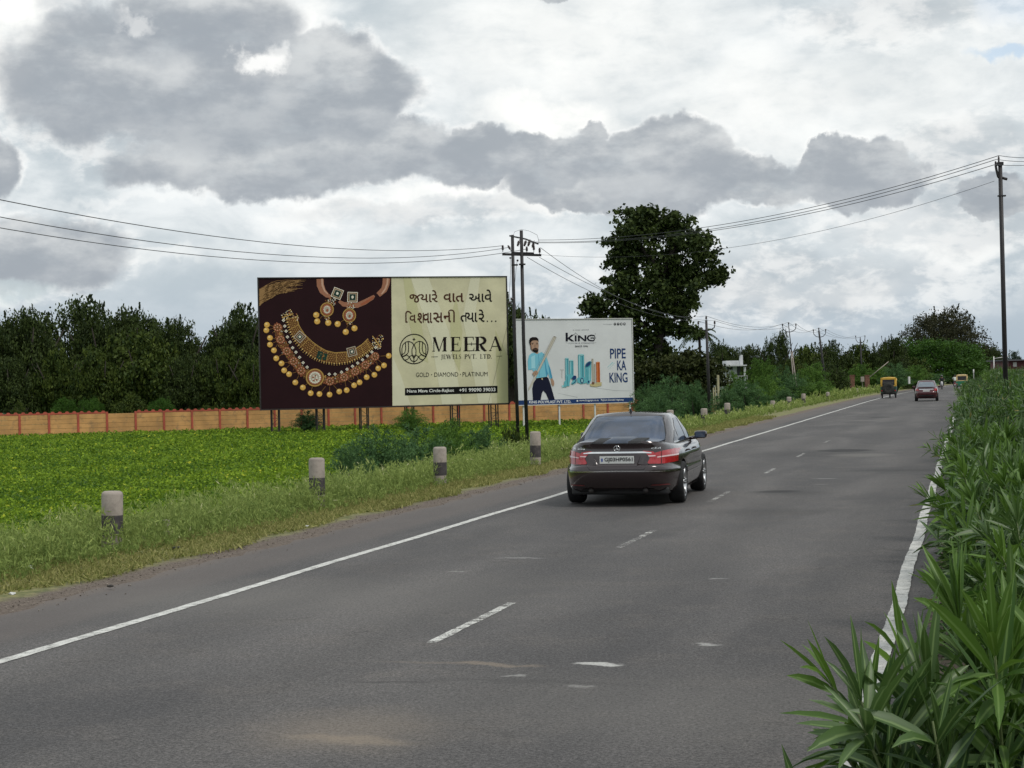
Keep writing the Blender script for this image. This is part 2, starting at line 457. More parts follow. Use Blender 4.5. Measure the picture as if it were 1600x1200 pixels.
    bn = g.node('ShaderNodeBump'); bn.inputs['Strength'].default_value = 0.45; bn.inputs['Distance'].default_value = 0.006
    g._in(bn.inputs['Height'], g.m('ADD', f1, g.m('MULTIPLY', f2, 0.6))); g._in(b.inputs['Normal'], bn.outputs[0])
    return m
V = []; UV = []; sl2 = [-10] + list(np.arange(2, 60, 0.5)) + list(np.arange(60, 300, 3.0))
tl2 = [-8.9, -8.4, -7.5, -6, -4, -2, -0.9, -0.36]
for s in sl2:
    for j, t in enumerate(tl2):
        tj = t
        if j == 0: tj += rs.uniform(-0.16, 0.12) * (1 if s < 80 else .6)
        if j == len(tl2) - 1: tj += rs.uniform(-0.05, 0.08)
        p = RD(s, tj, 0.0 if 0 < j < len(tl2) - 1 else -0.012); V.append(p); UV.append((tj, s))
nj = len(tl2)
sheet('road', V, [(i * nj + j, i * nj + j + 1, (i + 1) * nj + j + 1, (i + 1) * nj + j) for i in range(len(sl2) - 1) for j in range(nj - 1)], UV, asphalt())

def paintmat(name, wear):
    m = bpy.data.materials.new(name); m.use_nodes = True
    g = NG(m.node_tree); b = m.node_tree.nodes['Principled BSDF']
    uv = g.node('ShaderNodeAttribute', attribute_name='road_uv').outputs['Vector']
    n = g.noise(uv, 6, 5, 0.7); f = g.noise(uv, 55, 3, 0.8)
    crk = g.noise(g.vm('MULTIPLY', uv, (3, 26, 1)), 1.0, 4, 0.75)
    c = g.mix(g.ss(n, 0.3, 0.7), (0.44, 0.43, 0.40), (0.66, 0.65, 0.61))
    g._in(b.inputs['Base Color'], c); b.inputs['Roughness'].default_value = 0.7
    a = g.m('ADD', g.m('MULTIPLY', g.m('SUBTRACT', n, 0.5), 1.2), g.m('ADD', g.m('MULTIPLY', g.m('SUBTRACT', f, 0.5), 1.6), g.m('MULTIPLY', g.m('SUBTRACT', crk, 0.5), 1.5)))
    al = g.ss(a, wear - 0.18, wear + 0.1)
    tr = g.node('ShaderNodeBsdfTransparent'); ms = g.node('ShaderNodeMixShader')
    g.l.new(al, ms.inputs[0]); g.l.new(tr.outputs[0], ms.inputs[1]); g.l.new(b.outputs[0], ms.inputs[2])
    g.l.new(ms.outputs[0], m.node_tree.nodes['Material Output'].inputs[0])
    return m
def strip(name, s0, s1, t, wd, m, step=0.25, jit=0.008):
    V = []; UV = []; s = s0; k = 0
    while s <= s1 + 1e-6:
        for sg in (-1, 1):
            tt = t + sg * (wd / 2 + .003 * math.sin(s * 5.1 + sg) + .002 * math.sin(s * 13.3 + 2 * sg)) + .012 * math.sin(s * .9) + rs.uniform(-jit, jit); V.append(RD(s, tt, 0.005)); UV.append((tt, s))
        s += step if s < 60 else 3.0; k += 1
    return sheet(name, V, [(2 * i, 2 * i + 1, 2 * i + 3, 2 * i + 2) for i in range(k - 1)], UV, m)
strip('left_edge_line', 8, 290, -7.30, 0.125, paintmat('paint_left', -0.2), 0.08, 0.004)
strip('right_edge_line', 4, 290, -0.66, 0.13, paintmat('paint_right', -0.22), 0.05, 0.003)
pm = paintmat('paint_faded', -0.02); pm2 = paintmat('paint_very_faded', 0.14)
for (a, b_) in [((660, 1005), (797, 942)), ((957, 857), (1020, 828)), ((1102, 784), (1138, 768)), ((1188, 740), (1212, 732)), ((1242, 714), (1257, 708)), ((1284, 692), (1297, 688)), ((1311, 676), (1320, 673))]:
    s0, t0 = st(GR(*a)); s1, t1 = st(GR(*b_))
    strip('centre_dash', s0, s1, (t0 + t1) / 2, 0.09, pm if s0 < 18 else pm2, 0.08, 0.004)

# ================================================================== VEGETATION
def orient(n, rng, upbias=0.35):
    d = rng.normal(size=(n, 3)); d[:, 2] += upbias
    d /= np.linalg.norm(d, axis=1)[:, None] + 1e-9
    a = rng.normal(size=(n, 3)); a -= d * (a * d).sum(1)[:, None]; a /= np.linalg.norm(a, axis=1)[:, None] + 1e-9
    return d, a, np.cross(d, a)
def diamonds(P, L, Wd, rng, tint, upbias=0.35, along=None):
    """flat leaf-shaped quads at P: length L, width Wd (arrays)"""
    n = len(P); d, a, b = orient(n, rng, upbias)
    if along is not None:
        a = along / (np.linalg.norm(along, axis=1)[:, None] + 1e-9)
        r = rng.normal(size=(n, 3)); b = np.cross(a, r); b /= np.linalg.norm(b, axis=1)[:, None] + 1e-9
    L = np.asarray(L).reshape(-1, 1); Wd = np.asarray(Wd).reshape(-1, 1)
    V = np.stack([P - a * L * .5, P + b * Wd * .5 - a * L * .05, P + a * L * .5, P - b * Wd * .5 - a * L * .05], 1).reshape(-1, 3)
    Fq = np.arange(4 * n).reshape(n, 4)
    return V, Fq, np.repeat(tint, 4)
def crown_pts(lobes, nclump, per, rc, rng, shell=0.62):
    """clumps on the lobes, leaves round each clump -> points, tint"""
    lob = np.array(lobes, dtype=float)
    wgt = (lob[:, 3] * lob[:, 4] * lob[:, 5]) ** (2 / 3.); wgt /= wgt.sum()
    idx = rng.choice(len(lob), nclump, p=wgt)
    d = rng.normal(size=(nclump, 3)); d /= np.linalg.norm(d, axis=1)[:, None]
    r = shell + (1 - shell) * rng.rand(nclump) ** 0.6
    r *= rng.uniform(0.85, 1.13, nclump)
    cp = lob[idx, :3] + d * lob[idx, 3:6] * r[:, None]
    ct = rng.rand(nclump)
    k = rng.poisson(per, nclump) + 2
    ii = np.repeat(np.arange(nclump), k)
    off = rng.normal(size=(len(ii), 3)) * rc * rng.uniform(.6, 1.3, nclump)[ii][:, None] * np.array([1, 1, .62])
    P = cp[ii] + off
    return P, np.clip(0.55 * ct[ii] + 0.45 * rng.rand(len(ii)), 0, 1)
def crown_mesh(name, lobes, nclump, per, rc, leaf, m, seed, aspect=.55, shell=.62, upbias=.35, spikes=0):
    rng = np.random.RandomState(seed)
    P, t = crown_pts(lobes, nclump, per, rc, rng, shell)
    if spikes:                                     # shoots sticking out of the top
        lob = np.array(lobes); idx = rng.choice(len(lob), spikes)
        d = rng.normal(size=(spikes, 3)); d[:, 2] = np.abs(d[:, 2]) + .5; d /= np.linalg.norm(d, axis=1)[:, None]
        b = lob[idx, :3] + d * lob[idx, 3:6]
        out = d + np.array([0, 0, .9]) + rng.normal(size=(spikes, 3)) * .25; out /= np.linalg.norm(out, axis=1)[:, None]
        k = 34; u = rng.rand(spikes, k, 1) ** .8
        Ls = rng.uniform(.08, .22, (spikes, 1, 1)) * np.median(lob[:, 5])
        Q = (b[:, None] + out[:, None] * u * Ls * 2.0 + rng.normal(size=(spikes, k, 3)) * rc * .33 * (1.15 - u)).reshape(-1, 3)
        P = np.concatenate([P, Q]); t = np.concatenate([t, rng.rand(len(Q)) * .5])
    n = len(P); L = rng.uniform(.7, 1.35, n) * leaf
    V, Fq, tt = diamonds(P, L, L * aspect, rng, t, upbias)
    return npmesh(name, V, Fq, tt, m)
def frond_mesh(name, rx, rz, nbr, seed, m, leaf=.075, per=34, droop=.5, h0=.15):
    """feathery bush: arching branches from the base, set with small leaflets"""
    rng = np.random.RandomState(seed); Ps = []; Al = []; tt = []
    for i in range(nbr):
        a = rng.uniform(0, 2 * PI); reach = rx * rng.uniform(.25, 1.08); hh = rz * rng.uniform(.35, 1.1)
        u = np.linspace(.12, 1, per)
        x = np.cos(a) * reach * u ** 1.1; y = np.sin(a) * reach * u ** 1.1
        z = h0 + hh * (np.sin(u * (PI / 2 + droop * rng.uniform(.3, 1.2))) ** .8)
        z *= (1 - .35 * (reach / rx) ** 2)
        p = np.stack([x, y, z], 1)
        tb = rng.rand()
        for q in range(3):
            side = rng.normal(size=(per, 3)); side[:, 2] *= .5
            side /= np.linalg.norm(side, axis=1)[:, None]
            Ps.append(p + side * rng.uniform(.02, .16, (per, 1)) * rx * .5)
            dirn = np.gradient(p, axis=0) * 8 + side * .6 + rng.normal(size=(per, 3)) * .25
            Al.append(dirn); tt.append(np.clip(tb * .6 + rng.rand(per) * .4, 0, 1))
    P = np.concatenate(Ps); Al = np.concatenate(Al); t = np.concatenate(tt)
    n = len(P); L = rng.uniform(.8, 1.5, n) * leaf * 1.6
    V, Fq, t4 = diamonds(P, L, L * .3, rng, t, along=Al)
    return npmesh(name, V, Fq, t4, m)

M_bark = mat('bark', (0.035, 0.028, 0.022), .9, var=.3, vs=6)
M_lf_dark = leafmat('foliage_dark', (0.012, 0.024, 0.008), (0.068, 0.095, 0.021), rough=.6, trans=.1)
M_lf_mid = leafmat('foliage_mid', (0.013, 0.032, 0.008), (0.092, 0.122, 0.02), rough=.6, trans=.14)
M_lf_bright = leafmat('foliage_bright', (0.017, 0.053, 0.008), (0.075, 0.155, 0.02), rough=.55, trans=.2)
M_lf_brown = leafmat('foliage_olive', (0.020, 0.024, 0.012), (0.060, 0.058, 0.025), rough=.65, trans=.1)
M_pros = leafmat('prosopis_leaf', (0.026, 0.068, 0.026), (0.12, 0.22, 0.075), rough=.55, trans=.2)
M_pros_lt = leafmat('prosopis_leaf_light', (0.035, 0.09, 0.016), (0.15, 0.26, 0.045), rough=.55, trans=.25)
M_far = leafmat('foliage_far', (0.04, 0.06, 0.05), (0.08, 0.11, 0.08), rough=.8, trans=.0)

def lobes_round(seed, n=9, flat=.7):
    r = np.random.RandomState(seed); L = [(0, 0, .52, .62, .62, .42)]
    for i in range(n):
        a = 2 * PI * i / n + r.uniform(-.3, .3); q = r.uniform(.4, .62)
        L.append((math.cos(a) * q, math.sin(a) * q, r.uniform(.22, .62), r.uniform(.3, .42), r.uniform(.3, .42), r.uniform(.22, .36) * flat / .7))
    for i in range(4): L.append((r.uniform(-.35, .35), r.uniform(-.35, .35), r.uniform(.7, .86), r.uniform(.2, .3), r.uniform(.2, .3), r.uniform(.13, .2)))
    return L
CR = {}
for i in range(4):
    CR['dark%d' % i] = crown_mesh('crown_dark', lobes_round(20 + i), 680, 26, .055, .045, M_lf_dark, 40 + i, spikes=16)
for i in range(3):
    CR['mid%d' % i] = crown_mesh('crown_mid', lobes_round(30 + i), 520, 22, .06, .062, M_lf_mid, 50 + i, spikes=14)
for i in range(2):
    CR['bright%d' % i] = crown_mesh('crown_bright', lobes_round(34 + i), 900, 28, .05, .038, M_lf_bright, 55 + i)
CR['brown0'] = crown_mesh('crown_brown', lobes_round(38, 10), 1000, 30, .045, .03, M_lf_brown, 60, spikes=24)
CR['far0'] = crown_mesh('crown_far', lobes_round(39), 260, 18, .07, .08, M_far, 61)
def trunk_mb(h, r, seed, spread=.45, nl=5):
    rng = random.Random(seed); m = MB()
    m.tube([(0, 0, -.1), (rng.uniform(-.05, .05), 0, h * .2), (rng.uniform(-.1, .1) * h * .3, rng.uniform(-.1, .1), h * .45)], [r, r * .8, r * .62], 8)
    for i in range(nl):
        a = 2 * PI * i / nl + rng.random()
        m.tube([(0, 0, h * .38), (math.cos(a) * spread * h * .4, math.sin(a) * spread * h * .4, h * .6), (math.cos(a) * spread * h * .7, math.sin(a) * spread * h * .7, h * .85)], [r * .5, r * .32, r * .1], 6)
    return m
TRK = {}
def tree(px, top, wpx, Y, kind, label, cat, group, name='tree', zb=None, zs=1.0, rz=None, depth=1.0):
    p = PX(px, top, Y); zb = FIELD_Z if zb is None else zb
    h = p.z - zb; r = wpx * Y / F / 2 * (2.0 if h > 7 and Y < 180 else 1.3)
    root = empty(name, (p.x, p.y, zb), random.Random(px * 7 + Y).uniform(0, 6) if rz is None else rz, label, cat, group)
    c = bpy.data.objects.new('crown', CR[kind]); C.objects.link(c); c.parent = root
    low = .06 if h < 6 else .12
    c.scale = (r, r * depth, h * (1 - low) / .98 * zs); c.location = (0, 0, h * low)
    key = round(h)
    if key not in TRK: TRK[key] = trunk_mb(h, .035 * h + .02, key).build('trunk', M_bark, root, True)
    else:
        t = TRK[key].copy(); C.objects.link(t); t.parent = root
    return root

# ---- trees behind the compound wall, left
random.seed(5)
G1 = 'dark trees behind the compound wall'
words = ['farthest left', 'second', 'third', 'fourth', 'fifth', 'sixth', 'seventh', 'eighth']
lft = [(-25, 492, 105, 156), (42, 486, 95, 152), (108, 474, 95, 158), (166, 486, 85, 154), (222, 490, 95, 157), (272, 500, 70, 152), (318, 530, 62, 160), (372, 486, 92, 153), (430, 478, 90, 157)]
llab = ['dark tree cut by the left edge of the photo behind the wall', 'dark bushy tree near the left edge with a rounded level top', 'tallest dark tree of the row behind the tan wall, spiky top',
        'dark tree just right of the tallest one behind the tan wall', 'broad dark tree midway along the row behind the tan wall', 'dark tree with ragged shoots where the row steps down to the gap',
        'low tree filling the dip in the row behind the tan wall', 'dark tree rising between the dip and the jewellery billboard', 'dark tree partly hidden by the left edge of the jewellery billboard']
for i, (px, top, wp, Y) in enumerate(lft):
    tree(px, top, wp, Y, 'dark%d' % (i % 4), llab[i], 'tree', G1, 'broadleaf_tree', depth=.8)
for i, (px, top, wp, Y) in enumerate([(15, 560, 90, 147), (90, 548, 80, 148), (160, 545, 90, 146), (225, 522, 90, 148), (290, 556, 80, 146), (345, 545, 80, 147), (395, 560, 60, 146)]):
    tree(px, top, wp, Y, 'mid%d' % (i % 3) if i in (1, 2, 3, 5, 6) else 'dark%d' % ((i + 1) % 4), ['low dark tree in front of the row at the left edge of the photo', 'olive green low tree standing left of the tallest dark tree', 'dark low tree directly below the tallest dark tree', 'yellow green leafy tree in the middle, in front of the dark row',
          'dark low tree below the step in the row', 'olive green low tree in front of the dip in the row', 'dark low tree beside the left edge of the jewellery billboard'][i], 'tree', G1, 'broadleaf_tree')
for i, (px, top, wp, Y) in enumerate([(800, 474, 62, 150), (845, 500, 60, 154), (700, 560, 120, 150), (560, 560, 130, 150)][:2]):
    tree(px, top, wp, Y, 'dark%d' % i, ['dark tree showing in the gap between the two billboards', 'dark tree whose top shows over the white billboard'][i], 'tree', None, 'broadleaf_tree')
for i, (px, top, wp, Y) in enumerate([(30, 630, 30, 141), (100, 622, 46, 141), (140, 622, 40, 140), (205, 618, 56, 141), (250, 622, 40, 140), (385, 632, 40, 142), (322, 634, 40, 142)]):
    tree(px, top, wp, Y, 'bright%d' % (i % 2) if i in (1, 2, 4) else 'mid1', ['small shrub over the wall near its left end', 'pale green shrub showing above the red coping, left one', 'pale green shrub above the coping left of the bay without coping', 'shrub above the bay without coping', 'pale green shrub right of the bay without coping',
          'dark shrub over the wall beside the jewellery billboard', 'dark low shrub over the wall left of the billboard'][i], 'shrub', 'shrubs over the compound wall', 'shrub')

# ---- the tall tree behind the white billboard
def big_tree():
    Y = 152.0; sc = Y / F
    base = PX(1035, 640, Y); z0 = FIELD_Z
    root = empty('tall_tree', (base.x, Y, z0), 0, 'tallest tree, dark and gappy, standing behind the white pipe billboard', 'tree')
    lobs = []
    for (px, py, rx, ry) in [(1030, 372, 48, 42), (985, 365, 34, 34), (1075, 365, 36, 34), (1040, 345, 34, 22), (968, 392, 22, 20), (1012, 420, 48, 36), (1082, 402, 34, 30), (1106, 420, 20, 28), (1000, 345, 22, 16), (975, 425, 20, 18),
                             (1122, 432, 9, 12), (1025, 462, 50, 34), (1070, 450, 26, 24), (1050, 492, 38, 26), (955, 476, 28, 20), (985, 470, 26, 26), (930, 482, 12, 12), (1000, 505, 42, 26), (1062, 508, 18, 12), (1005, 540, 46, 30), (1030, 565, 42, 34),
                             (985, 580, 46, 36)]:
        q = PX(px, py, Y); lobs.append((q.x - base.x, random.uniform(-1, 1), q.z - z0, rx * sc, (rx + ry) * .5 * sc, ry * sc))
    core = list(lobs); lobs = [(l[0] * .93, l[1], l[2], l[3] * .82, l[4] * .86, l[5] * .86) for l in core]
    rr = np.random.RandomState(5)
    for l in core:
        for _ in range(7):
            a = rr.uniform(0, 2 * PI); q = rr.uniform(.85, 1.12); z_ = rr.uniform(.3, .85)
            lobs.append((l[0] + math.cos(a) * l[3] * q, l[1] + rr.uniform(-1, 1) * l[4], l[2] + math.sin(a) * l[5] * q, z_, z_, z_ * .8))
    lobs = [l for l in lobs if l[3] > 0]
    me = crown_mesh('crown', lobs, 1500, 20, .27, .34, M_lf_dark, 77, aspect=.75, shell=.5)
    link('crown', me, root)
    low = []
    for (px, py, rx, ry) in [(1000, 600, 55, 34), (1055, 588, 48, 34), (1090, 590, 34, 34), (1078, 568, 26, 24), (1110, 600, 22, 30), (960, 620, 50, 30), (1040, 625, 60, 30)]:
        q = PX(px, py, 146.0); low.append((q.x - base.x, -6 + random.uniform(-1, 1), q.z - z0, rx * sc, rx * sc, ry * sc))
    m = MB()
    def Q(px, py, dy=0): q = PX(px, py, Y); return (q.x - base.x, dy, q.z - z0)
    m.tube([(0, 0, -.2), Q(1035, 600), Q(1030, 540), Q(1035, 480, .3), Q(1040, 430)], [.62, .55, .45, .36, .22], 10)
    for br in [[(1032, 540), (1000, 500), (960, 475)], [(1036, 470), (1070, 440), (1105, 415)], [(1040, 430), (1010, 390), (985, 360)], [(1040, 430), (1060, 380), (1075, 345)], [(1035, 500), (1055, 500), (1075, 480)]]:
        m.tube([Q(*b) for b in br], [.28, .2, .08], 7)
    m.build('trunk', M_bark, root, True)
    r2 = empty('broadleaf_tree', (base.x, Y, z0), 0, 'dark olive tree under the tallest tree, right of the white billboard', 'tree')
    link('crown', crown_mesh('crown', low, 700, 28, .38, .36, MATS['foliage_olive_dark'], 78, shell=.5), r2)
    trunk_mb(5, .22, 3).build('trunk', M_bark, r2, True, (1.0, -6, 0))
leafmat('foliage_olive_dark', (0.012, 0.02, 0.007), (0.055, 0.064, 0.016), rough=.6, trans=.1)
big_tree()

# ---- tree line on the right half
G2 = 'far trees along the left side of the road'
rt_ = [(1128, 538, 60, 205, 'dark0', 'dark round tree behind the white house, left of two'), (1176, 541, 62, 210, 'dark1', 'dark round tree just right of the white house'), (1215, 521, 44, 200, 'dark2', 'pointed dark tree left of the leaning pale pole'),
       (1262, 542, 64, 212, 'mid0', 'green tree between the leaning pole and the dark bent pole'), (1300, 537, 70, 215, 'dark3', 'dark wide tree behind the dark forked pole'), (1345, 540, 70, 218, 'mid1', 'mid green tree beyond the brick gate pillars'), (1392, 530, 62, 216, 'dark0', 'dark feathery tree above the yellow auto rickshaw'),
       (1480, 484, 132, 345, 'brown0', 'huge olive brown tree, the tallest at the far end of the road'), (1470, 529, 160, 300, 'bright0', 'bright green spreading tree in front of the huge olive tree'), (1415, 560, 70, 222, 'mid2', 'green tree above the small maroon car'), (1532, 536, 62, 340, 'dark2', 'dark tree at the right foot of the huge olive tree'), (1553, 550, 40, 380, 'far0', 'small hazy grey green tree beyond the road end'),
       (1240, 562, 60, 190, 'mid1', 'low green tree at the foot of the leaning pale pole'), (1290, 565, 66, 185, 'dark1', 'low dark tree at the foot of the dark forked pole'), (1340, 560, 70, 216, 'mid0', 'low green tree behind the brick gate pillars')]
for (px, top, wp, Y, k, lab) in rt_:
    tree(px, top, wp, Y, k, lab, 'tree', G2, 'broadleaf_tree', zb=-1.0, zs=1.0)
tree(1583, 551, 30, 420, 'far0', 'tiny hazy round tree on the horizon right of the tall pole', 'tree', None, 'broadleaf_tree', zb=-1)

# ---- palm
def palm():
    Y = 175.0; p = PX(1094, 523, Y); root = empty('palm_tree', (p.x, Y, -1), 0, 'palm with drooping fronds between the tallest tree and first forked pole', 'palm')
    rng = np.random.RandomState(3); h = p.z + 1; Ps = []; Al = []
    for i in range(26):
        a = rng.uniform(0, 2 * PI); e = rng.uniform(.1, 1.2); u = np.linspace(.05, 1, 60)
        L = rng.uniform(1.9, 2.5)
        x = np.cos(a) * np.cos(e) * L * u; y = np.sin(a) * np.cos(e) * L * u; z = h + np.sin(e) * L * u - 1.5 * u ** 2.2
        c = np.stack([x, y, z], 1); t = np.gradient(c, axis=0)
        sd_ = np.cross(t, [0, 0, 1.]); sd_ /= np.linalg.norm(sd_, axis=1)[:, None] + 1e-6
        for sg in (-1, 1):
            dd = sd_ * sg + np.array([0, 0, -.5]) + t * 6; Ps.append(c + dd * .14); Al.append(dd)
    P = np.concatenate(Ps); A = np.concatenate(Al)
    V, Fq, t4 = diamonds(P, rng.uniform(.35, .55, len(P)), np.full(len(P), .06), rng, rng.rand(len(P)) * .6, along=A)
    link('crown', npmesh('crown', V, Fq, t4, M_lf_mid), root)
    m = MB(); m.tube([(0, 0, -.1), (.1, 0, h * .5), (0, 0, h)], [.2, .15, .13], 8); m.build('trunk', M_bark, root, True)
palm()

# ---- feathery roadside bushes
FR = [frond_mesh('crown_feathery', 1.0, 1.0, 150, 80 + i, M_pros, .032, 34) for i in range(3)]
FRL = [frond_mesh('crown_feathery', 1.0, 1.0, 170, 90 + i, M_pros_lt, .032, 34) for i in range(2)]
def bush(px, top, wpx, Y, me, label, zb=None, group=None, name='feathery_bush', cat='bush'):
    p = PX(px, top, Y); zb = gz(p.x, p.y) if zb is None else zb
    h = max(.3, p.z - zb); r = wpx * Y / F / 2
    root = empty(name, (p.x, p.y, zb), random.uniform(0, 6), label, cat, group)
    c = bpy.data.objects.new('foliage', me); C.objects.link(c); c.parent = root; c.scale = (r, r, h * .95)
    mb = MB()
    for i in range(5):
        a = i * 1.256 + .3; mb.tube([(0, 0, -.05), (math.cos(a) * r * .25, math.sin(a) * r * .25, h * .4), (math.cos(a) * r * .6, math.sin(a) * r * .6, h * .72)], [.03 * h + .01, .02 * h, .006 * h], 5)
    mb.build('stem', M_bark, root)
    return root
G3 = 'feathery bushes at the edge of the crop field'
for a in [(592, 686, 175, 44, FR[0], 'broad feathery bush spilling over the field edge behind the second stone'), (650, 680, 150, 47, FR[1], 'feathery bush left of the third guard stone'), (545, 708, 110, 40, FR[2], 'low bluish bush just right of the second guard stone'),
          (712, 688, 110, 48, FRL[0], 'light low bush between third and fourth guard stones'), (750, 679, 110, 54, FR[2], 'arching bush left of the dark leafy shrub'), (700, 666, 90, 58, FRL[1], 'pale wispy bush farther into the field')]:
    bush(*a, group=G3)
ro = bush(800, 664, 62, 58, crown_mesh('foliage', lobes_round(66), 240, 16, .09, .09, M_lf_mid, 66), 'dark leafy shrub at the foot of the twin power poles', name='leafy_shrub', cat='shrub')
bush(640, 644, 60, 112, FRL[0], 'straggly vine-like bush under the jewellery billboard', name='wispy_bush')
bush(478, 645, 60, 123, FR[1], 'creeper climbing the wall under the necklace picture', name='creeper', cat='creeper')
G4 = 'green bushes left of the far road'
mid = [(1010, 606, 60, 120, FR[0], 'bush against the lower right corner of the white billboard'), (1045, 596, 90, 118, FR[1], 'dark feathery bush right of the white billboard'), (1085, 606, 70, 108, FR[2], 'dark feathery bush above the car mirror'), (1030, 622, 90, 100, FR[0], 'low bush just over the sedan roof'),
       (1150, 590, 60, 150, FRL[0], 'light bush in front of the white house'), (1190, 570, 70, 150, FRL[1], 'tall light bush right of the white house'), (1225, 580, 60, 148, FR[1], 'dark bush at the foot of the leaning pale pole'), (1165, 600, 80, 125, FR[0], 'bush behind the row of far guard stones'),
       (1135, 612, 60, 93, FR[2], 'low dark bush beside the yellow stakes'), (1200, 596, 80, 135, FRL[0], 'light green bush behind the third far stone'), (1245, 592, 70, 140, FR[0], 'dark bush between the pale pole and the dark pole'), (1270, 575, 70, 165, FRL[1], 'light bush left of the dark forked pole'),
       (1305, 580, 60, 206, FRL[0], 'light bush left of the brick pillars'), (1345, 575, 60, 208, FRL[1], 'light bush behind the gate pillars'), (1375, 578, 60, 207, FRL[0], 'bush behind the near auto rickshaw'), (1400, 572, 60, 182, FR[1], 'dark bush right of the near auto rickshaw'),
       (1430, 575, 60, 190, FRL[1], 'bush behind the small maroon car'), (1458, 585, 56, 262, FR[2], 'bush behind the oncoming scooter'), (1490, 583, 60, 300, FR[0], 'bush behind the far auto rickshaw'), (1225, 612, 50, 118, FR[2], 'low bush behind the middle far stones'), (1275, 600, 70, 138, FRL[0], 'bush at the foot of the dark pole')]
for a in mid: bush(*a, group=G4)

# ---- the crop field (nobody could count its leaves)
def field():
    rng = np.random.RandomState(11); N = 230000
    Y = 36.0 * (140 / 36.) ** rng.rand(N)                     # thins out with distance, leaves grow to match
    X = (rng.uniform(-860, 240, N)) / F * Y
    s = X * DV[0] + Y * DV[1]; t = X * NV[0] + Y * NV[1]
    wallY = 129.3 + (X + 36.9) * .3083
    k = (t < -13.2) & (Y < wallY - .3); X, Y, t = X[k], Y[k], t[k]; n = len(X)
    kk = np.clip((-11.2 - t) / 3.8, 0, 1); Z = FIELD_Z * kk * kk * (3 - 2 * kk)
    lum = np.sin(X * 1.3 + np.sin(Y * .7) * 2) * np.sin(Y * .9 + np.sin(X * .5) * 2)
    rows = np.abs(np.sin((X * NV[0] + Y * NV[1]) * PI / .9))
    h = .14 + .1 * rng.rand(n) + .06 * lum + .12 * rows
    size = (.075 + .0011 * (Y - 36)) * rng.uniform(.7, 1.4, n)
    P = np.stack([X, Y, Z + h * rng.uniform(.55, 1.12, n)], 1)
    pat = np.sin(X * .9 + 3 * np.sin(Y * .23)) * np.sin(Y * .35 + 2 * np.sin(X * .31)) + .6 * np.sin(X * 3.1 + Y * 1.7)
    tint = np.clip(.40 + .15 * pat + .12 * np.sin(t * 7.0 / .9) + rng.normal(size=n) * .24, 0, .9)
    yel = rng.rand(n) < (.012 + .05 * (pat > .4)); tint[yel] = rng.uniform(.92, 1, yel.sum())
    V, Fq, t4 = diamonds(P, size, size * .7, rng, tint, upbias=1.1)
    o = link('crop_plants', npmesh('crop_plants', V, Fq, t4, leafmat('crop_leaf', (0.036, 0.095, 0.012), (0.30, 0.43, 0.035), (0.52, 0.52, 0.05), rough=.8, trans=.3)))
    tag(o, 'bright green low crop with yellowish flecks covering the field before the wall', 'crop', kind='stuff')
field()

